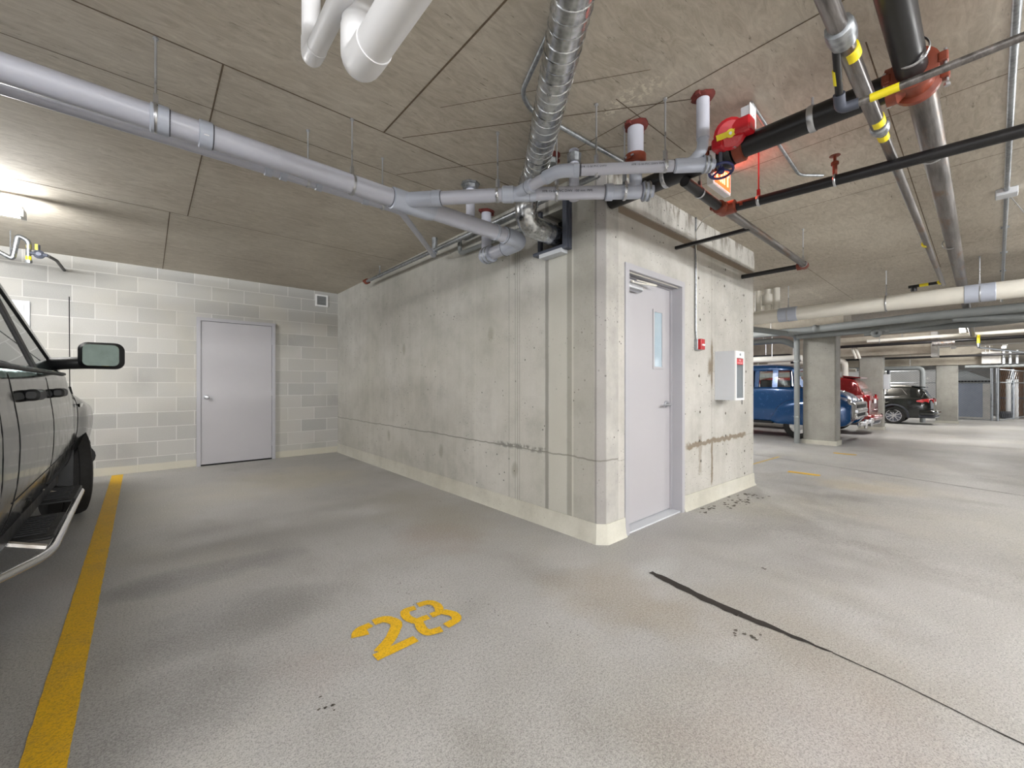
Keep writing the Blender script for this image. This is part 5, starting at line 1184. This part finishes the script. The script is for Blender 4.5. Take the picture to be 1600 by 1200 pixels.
# ---- generic hatchback / wagon builder (local: y forward from the rear axle)
def estate(name, label, loc, paint, hr, belt, rear, hw_=.92, wb=2.75, clad=True, spoiler=True, R=.35):
    T = thing(name, label, 'car', loc)
    def s2(w0, zt, zc, zb=.28): return [(0, zb), (w0*.82, zb), (w0*.95, zb+.06), (w0, zb+.26), (w0*1.0, (zb+zt)/2+.08), (w0*.975, zt-.1), (w0*.94, zt), (w0*.7, zt+(zc-zt)*.7), (0, zc)]
    k = [(rear-.0, s2(hw_*.80, belt-.16, belt-.14, .36)), (rear+.08, s2(hw_*.90, belt-.06, belt-.04, .34)), (rear+.35, s2(hw_*.98, belt, belt+.01)), (.2, s2(hw_, belt, belt+.01, .25)), (wb-1.0, s2(hw_, belt-.02, belt, .22)), (wb-.55, s2(hw_, belt-.05, belt+.02, .22)), (wb+.1, s2(hw_*.99, belt-.15, belt-.05, .25)), (wb+.7, s2(hw_*.92, belt-.28, belt-.22, .3)), (wb+.85, s2(hw_*.75, belt-.42, belt-.38, .35))]
    mb, sx = body(k); B = panel(T, 'body', mb, paint)
    cut(B, [cyl(.6, 1.3, 0, R, R+.06), cyl(-1.3, -.6, 0, R, R+.06), cyl(.6, 1.3, wb, R, R+.06), cyl(-1.3, -.6, wb, R, R+.06)])
    gw = hw_*.90; tw = hw_*.68
    def g2(w0, z1, w1, zt, zc): return [(0, z1), (w0, z1), (w0*.99, z1+.02), ((w0+w1)/2, (z1+zt)/2), (w1*1.03, zt-.04), (w1*.92, zt), (w1*.5, zc-.005), (0, zc)]
    rt = hr
    k = [(rear+.12, g2(gw*.86, belt-.05, gw*.80, belt, belt+.01)), (rear+.28, g2(gw*.93, belt-.03, tw*1.16, belt+.30, belt+.31)), (rear+.42, g2(gw*.95, belt-.03, tw, rt-.10, rt-.06)), (rear+.75, g2(gw, belt-.03, tw*1.04, rt-.05, rt-.01)), (1.2, g2(gw, belt-.03, tw*1.06, rt-.04, rt)), (wb-1.05, g2(gw, belt-.03, tw*1.02, rt-.08, rt-.04)), (wb-.60, g2(gw*.98, belt-.03, gw*.86, belt+.15, belt+.18)), (wb-.35, g2(gw*.95, belt-.05, gw*.8, belt-.03, belt))]
    mb, gx_ = body(k); panel(T, 'cabin', mb, paint)
    for s_ in (1, -1):
        def G(y, z, o=.006): return (s_*(gx_(y, z)+o), y, z)
        zl, zh = belt+.04, rt-.13
        for q in ([(rear+.75, zl+.06), (rear+.98, zl), (rear+1.40, zl), (rear+1.40, zh), (rear+.92, zh-.01)], [(rear+1.48, zl), (rear+2.25, zl), (rear+2.25, zh), (rear+1.48, zh)], [(rear+2.32, zl), (wb-.75, zl), (wb-1.05, zh), (rear+2.32, zh)]):
            mb = MB(); c_ = [G(*p) for p in q]; mb.rings([c_, [(p[0]-s_*.012, p[1], p[2]) for p in c_]], True); wn = panel(T, 'side_window', mb, 'dglass')
        panel(T, 'window_chrome', MB().tube([G(*p, .01) for p in [(wb-.75, zl-.01), (rear+.98, zl-.01), (rear+.73, zl+.06), (rear+.90, zh), (rear+1.5, zh+.01)]], .008, 6), 'chrome')
        if clad:
            mb = MB(); pts = [(s_*(sx(max(rear+.1, R*1.25*math.cos(a_)), max(.35, R+R*1.2*math.sin(a_)))+.004), (R+.085)*math.cos(a_), R+(R+.085)*math.sin(a_)) for a_ in np.linspace(-.15, PI+.15, 18)]
            mb.tube(pts, .035, 8); panel(T, 'arch_cladding', mb, 'cladding')
            panel(T, 'sill_cladding', MB().rbox((min(s_*(hw_-.10), s_*(hw_+.012)), R+.1, .24), (max(s_*(hw_-.10), s_*(hw_+.012)), wb-R-.1, .40), .03, 1), 'cladding')
            panel(T, 'roof_rail', MB().tube([(s_*tw*.92, y, rt-.005+.0) for y in np.linspace(rear+.8, wb-1.2, 8)], .018, 8), 'chrome')
        mb = MB(); zc = belt-.14
        ys_ = [rear+.02, rear+.12, rear+.30, rear+.46]; th_ = [.10, .10, .08, .03]
        mb.rings([[(s_*(sx(y, zc)*(1.0)+.008), y, zc+t_), (s_*(sx(y, zc)-.05), y, zc+t_), (s_*(sx(y, zc)-.05), y, zc-t_*.6), (s_*(sx(y, zc)+.008), y, zc-t_*.6)] for y, t_ in zip(ys_, th_)], True); panel(T, 'tail_light', mb, 'lampred')
        mb = MB(); mb.box((min(s_*.42, s_*.72), rear-.012, zc-.06), (max(s_*.42, s_*.72), rear+.03, zc+.08)); panel(T, 'tail_light', mb, 'lampred')
        wheel(T, s_*(hw_-.11), 0, R, R, .24, s_, 5, 'alloy', rr_=.70); wheel(T, s_*(hw_-.11), wb, R, R, .24, s_, 5, 'alloy', rr_=.70)
        panel(T, 'headlight', MB().rbox((min(s_*.5, s_*.8), wb+.62, belt-.42), (max(s_*.5, s_*.8), wb+.80, belt-.28), .03, 1), 'lampclear')
    # rear window, spoiler, bumper, plate
    panel(T, 'rear_window', MB().slab([(-gw*.74, rear+.155, belt+.05), (gw*.74, rear+.155, belt+.05), (tw*.92, rear+.40, rt-.12), (-tw*.92, rear+.40, rt-.12)], .02), 'dglass')
    if spoiler: panel(T, 'spoiler', MB().slab([(-tw*.95, rear+.22, rt-.075), (tw*.95, rear+.22, rt-.075), (tw*.95, rear+.62, rt-.02), (-tw*.95, rear+.62, rt-.02)], .04), paint)
    panel(T, 'rear_bumper', MB().tube(bend([(-hw_*.97, rear+.38, .50), (-hw_*.86, rear-.02, .50), (0, rear-.10, .50), (hw_*.86, rear-.02, .50), (hw_*.97, rear+.38, .50)], .16, 6), .10, 14), paint)
    panel(T, 'lower_valance', MB().tube(bend([(-hw_*.93, rear+.40, .36), (-hw_*.82, rear+.02, .36), (0, rear-.06, .36), (hw_*.82, rear+.02, .36), (hw_*.93, rear+.40, .36)], .16, 6), .075, 12), 'cladding')
    panel(T, 'valance_trim', MB().tube(bend([(-hw_*.80, rear-.05, .32), (0, rear-.13, .32), (hw_*.80, rear-.05, .32)], .2, 5), .016, 8), 'alu')
    panel(T, 'license_plate', MB().box((-.16, rear-.035, belt-.29), (.16, rear-.02, belt-.17)), 'white')
    panel(T, 'badge', MB().lathe([(.05, 0), (.05, .01)], (0, rear-.0, belt-.06), (0, -1, .1), 20), 'chrome')
    return T
estate('station_wagon', 'black wagon with chrome window trim parked beyond the second column', (23.45, 2.30, flz(23.4)), 'cargreen', 1.56, 1.08, -1.12)
estate('hatchback_car', 'red car parked behind the blue panel truck nose', (15.85, 3.02, flz(15.8)), 'carred', 1.70, 1.18, -.98, clad=False)

# ---- blue vintage panel truck (local y forward from front axle; faces the aisle)
T = thing('panel_truck', 'bright blue vintage panel truck with chrome grille behind the first column', 'truck', (13.08, 2.98, flz(12.6)), None, PI)
def s3(w0, zt, zc, zb=.42): return [(0, zb), (w0*.9, zb), (w0*.97, zb+.05), (w0, zb+.3), (w0, (zb+zt)/2+.1), (w0*.98, zt-.10), (w0*.93, zt), (w0*.6, zt+(zc-zt)*.75), (0, zc)]
k = [(-3.9, s3(.80, 1.25, 1.27)), (-3.7, s3(.86, 1.30, 1.32)), (-.6, s3(.87, 1.30, 1.32)), (-.1, s3(.84, 1.28, 1.33)), (.3, s3(.66, 1.20, 1.30, .5)), (.7, s3(.60, 1.12, 1.22, .5)), (.90, s3(.58, 1.02, 1.12, .5)), (.99, s3(.52, .90, .98, .5))]
mb, sx3 = body(k); panel(T, 'body', mb, 'carblue')
for s_ in (1, -1):
    k = [(-.62, [(.70, .40), (.88, .40), (.90, .46), (.90, .54), (.80, .58), (.70, .60)]), (-.48, [(.60, .36), (.92, .36), (.955, .48), (.95, .70), (.86, .82), (.60, .86)]), (-.25, [(.50, .36), (.93, .36), (.975, .60), (.96, .86), (.84, .98), (.50, 1.02)]),
         (.3, [(.45, .36), (.94, .36), (.985, .66), (.97, .94), (.84, 1.06), (.45, 1.10)]), (.70, [(.45, .36), (.93, .36), (.975, .64), (.96, .92), (.82, 1.05), (.45, 1.10)]), (.92, [(.45, .40), (.90, .40), (.94, .62), (.92, .84), (.80, .97), (.45, 1.02)]), (1.0, [(.45, .5), (.82, .5), (.86, .64), (.84, .80), (.74, .88), (.45, .92)])]
    ky = sorted(k, key=lambda q: q[0]); ys = np.linspace(-.62, 1.0, 30); secs = interp(ky, ys); mb = MB()
    mb.rings([[(s_*q[0], y, q[1]) for q in smooth_profile([tuple(a_) for a_ in sc_])] for y, sc_ in zip(ys, secs)], True)
    F_ = panel(T, 'front_fender', mb, 'carblue'); cut(F_, [cyl(*( (.62, 1.3) if s_ > 0 else (-1.3, -.62)), 0, .36, .42)])
    k = [(-3.3, [(.70, .40), (.90, .40), (.93, .5), (.92, .6), (.82, .66), (.70, .68)]), (-3.0, [(.70, .40), (.92, .40), (.97, .6), (.96, .86), (.86, .96), (.70, .98)]), (-2.5, [(.70, .40), (.92, .40), (.97, .6), (.96, .86), (.86, .96), (.70, .98)]), (-2.15, [(.70, .40), (.88, .40), (.91, .46), (.90, .54), (.80, .58), (.70, .60)])]
    ys = np.linspace(-3.3, -2.15, 18); secs = interp(k, ys); mb = MB(); mb.rings([[(s_*q[0], y, q[1]) for q in smooth_profile([tuple(a_) for a_ in sc_])] for y, sc_ in zip(ys, secs)], True)
    F_ = panel(T, 'rear_fender', mb, 'carblue'); cut(F_, [cyl(*((.62, 1.3) if s_ > 0 else (-1.3, -.62)), -2.75, .36, .42)])
    panel(T, 'running_board', MB().box((min(s_*.72, s_*.95), -2.2, .36), (max(s_*.72, s_*.95), -.58, .42)), 'blackm')
    wheel(T, s_*.84, 0, .35, .35, .19, s_, 5, 'chrome', True, rr_=.58); wheel(T, s_*.84, -2.75, .35, .35, .19, s_, 5, 'chrome', True, rr_=.58)
    GX = lambda z: .81-(z-1.30)*.20
    def sp_(y, z, o=0.): return (s_*(GX(z)+o), y, z)
    wins = [[(.02, 1.33), (-.50, 1.33), (-.50, 1.70), (-.20, 1.70)], [(-.62, 1.33), (-.94, 1.33), (-.94, 1.68), (-.62, 1.70)], [(-1.04, 1.33), (-1.5, 1.33), (-1.5, 1.68), (-1.04, 1.68)]]
    for q in wins: panel(T, 'side_window', MB().slab([sp_(*p) for p in q], .006), 'glass')
    for nm, q in (('front_pillar', [(.14, 1.30), (.03, 1.30), (-.20, 1.74), (-.12, 1.76)]), ('middle_pillar', [(-.50, 1.29), (-.62, 1.29), (-.62, 1.76), (-.50, 1.76)]), ('middle_pillar', [(-.94, 1.29), (-1.04, 1.29), (-1.04, 1.76), (-.94, 1.76)]), ('rear_panel', [(-1.5, 1.29), (-3.85, 1.29), (-3.80, 1.76), (-1.5, 1.76)])):
        panel(T, nm, MB().slab([sp_(*p, -.005) for p in q], .05), 'carblue')
    panel(T, 'wing_bar', MB().tube([sp_(-.16, 1.33, .004), sp_(-.20, 1.70, .004)], .008, 6), 'chrome')
    panel(T, 'door_gap', MB().tube([(s_*(sx3(y, z)+.0), y, z) for y, z in [(-.12, 1.28), (-.12, .9), (-.14, .5)]], .004, 6).tube([(s_*sx3(y, z), y, z) for y, z in [(-.9, 1.28), (-.9, .5)]], .004, 6), 'dark')
    panel(T, 'headlight', MB().lathe([(.10, 0), (.105, .02), (.08, .05), (0, .07)], (s_*.72, .94, .93), (0, 1, 0), 22), 'chrome')
    panel(T, 'parking_lamp', MB().lathe([(.05, 0), (.045, .03), (0, .04)], (s_*.70, 1.06, .60), (0, 1, 0), 16), 'lampclear')
k = [(-3.95, [(0, 1.70), (.66, 1.70), (.72, 1.74), (.66, 1.82), (.3, 1.86), (0, 1.87)]), (-3.0, [(0, 1.74), (.68, 1.72), (.735, 1.78), (.68, 1.88), (.3, 1.92), (0, 1.93)]), (-.8, [(0, 1.74), (.68, 1.72), (.735, 1.78), (.68, 1.88), (.3, 1.92), (0, 1.93)]), (-.25, [(0, 1.74), (.68, 1.72), (.74, 1.76), (.68, 1.83), (.3, 1.87), (0, 1.88)]), (-.05, [(0, 1.74), (.62, 1.72), (.66, 1.735), (.62, 1.76), (.3, 1.79), (0, 1.795)])]
mb, _ = body(k); panel(T, 'roof', mb, 'carblue')
panel(T, 'windshield', MB().slab([(-.78, .12, 1.32), (.78, .12, 1.32), (.64, -.12, 1.74), (-.64, -.12, 1.74)], .008), 'glass')
panel(T, 'tailgate_wall', MB().box((-.78, -3.9, 1.28), (.78, -3.84, 1.76)), 'carblue')
panel(T, 'seat', MB().rbox((-.7, -.95, .7), (.7, -.75, 1.50), .06, 0), 'seat')
g = panel(T, 'grille', MB().rbox((-.80, .98, .54), (.80, 1.07, .94), .06, 1), 'chrome')
panel(g, 'grille_opening', MB().box((-.56, 1.065, .80), (.56, 1.075, .88)).box((-.50, 1.065, .60), (.50, 1.075, .67)), 'dark')
panel(g, 'grille_bar', MB().rbox((-.6, 1.06, .69), (.6, 1.11, .775), .02, 0), 'chrome')
panel(T, 'front_bumper', MB().rbox((-.92, 1.13, .38), (.92, 1.19, .50), .03, 0), 'chrome')
for x in (-.35, .35): panel(T, 'bumper_guard', MB().rbox((x-.03, 1.17, .32), (x+.03, 1.23, .54), .02, 2), 'chrome')
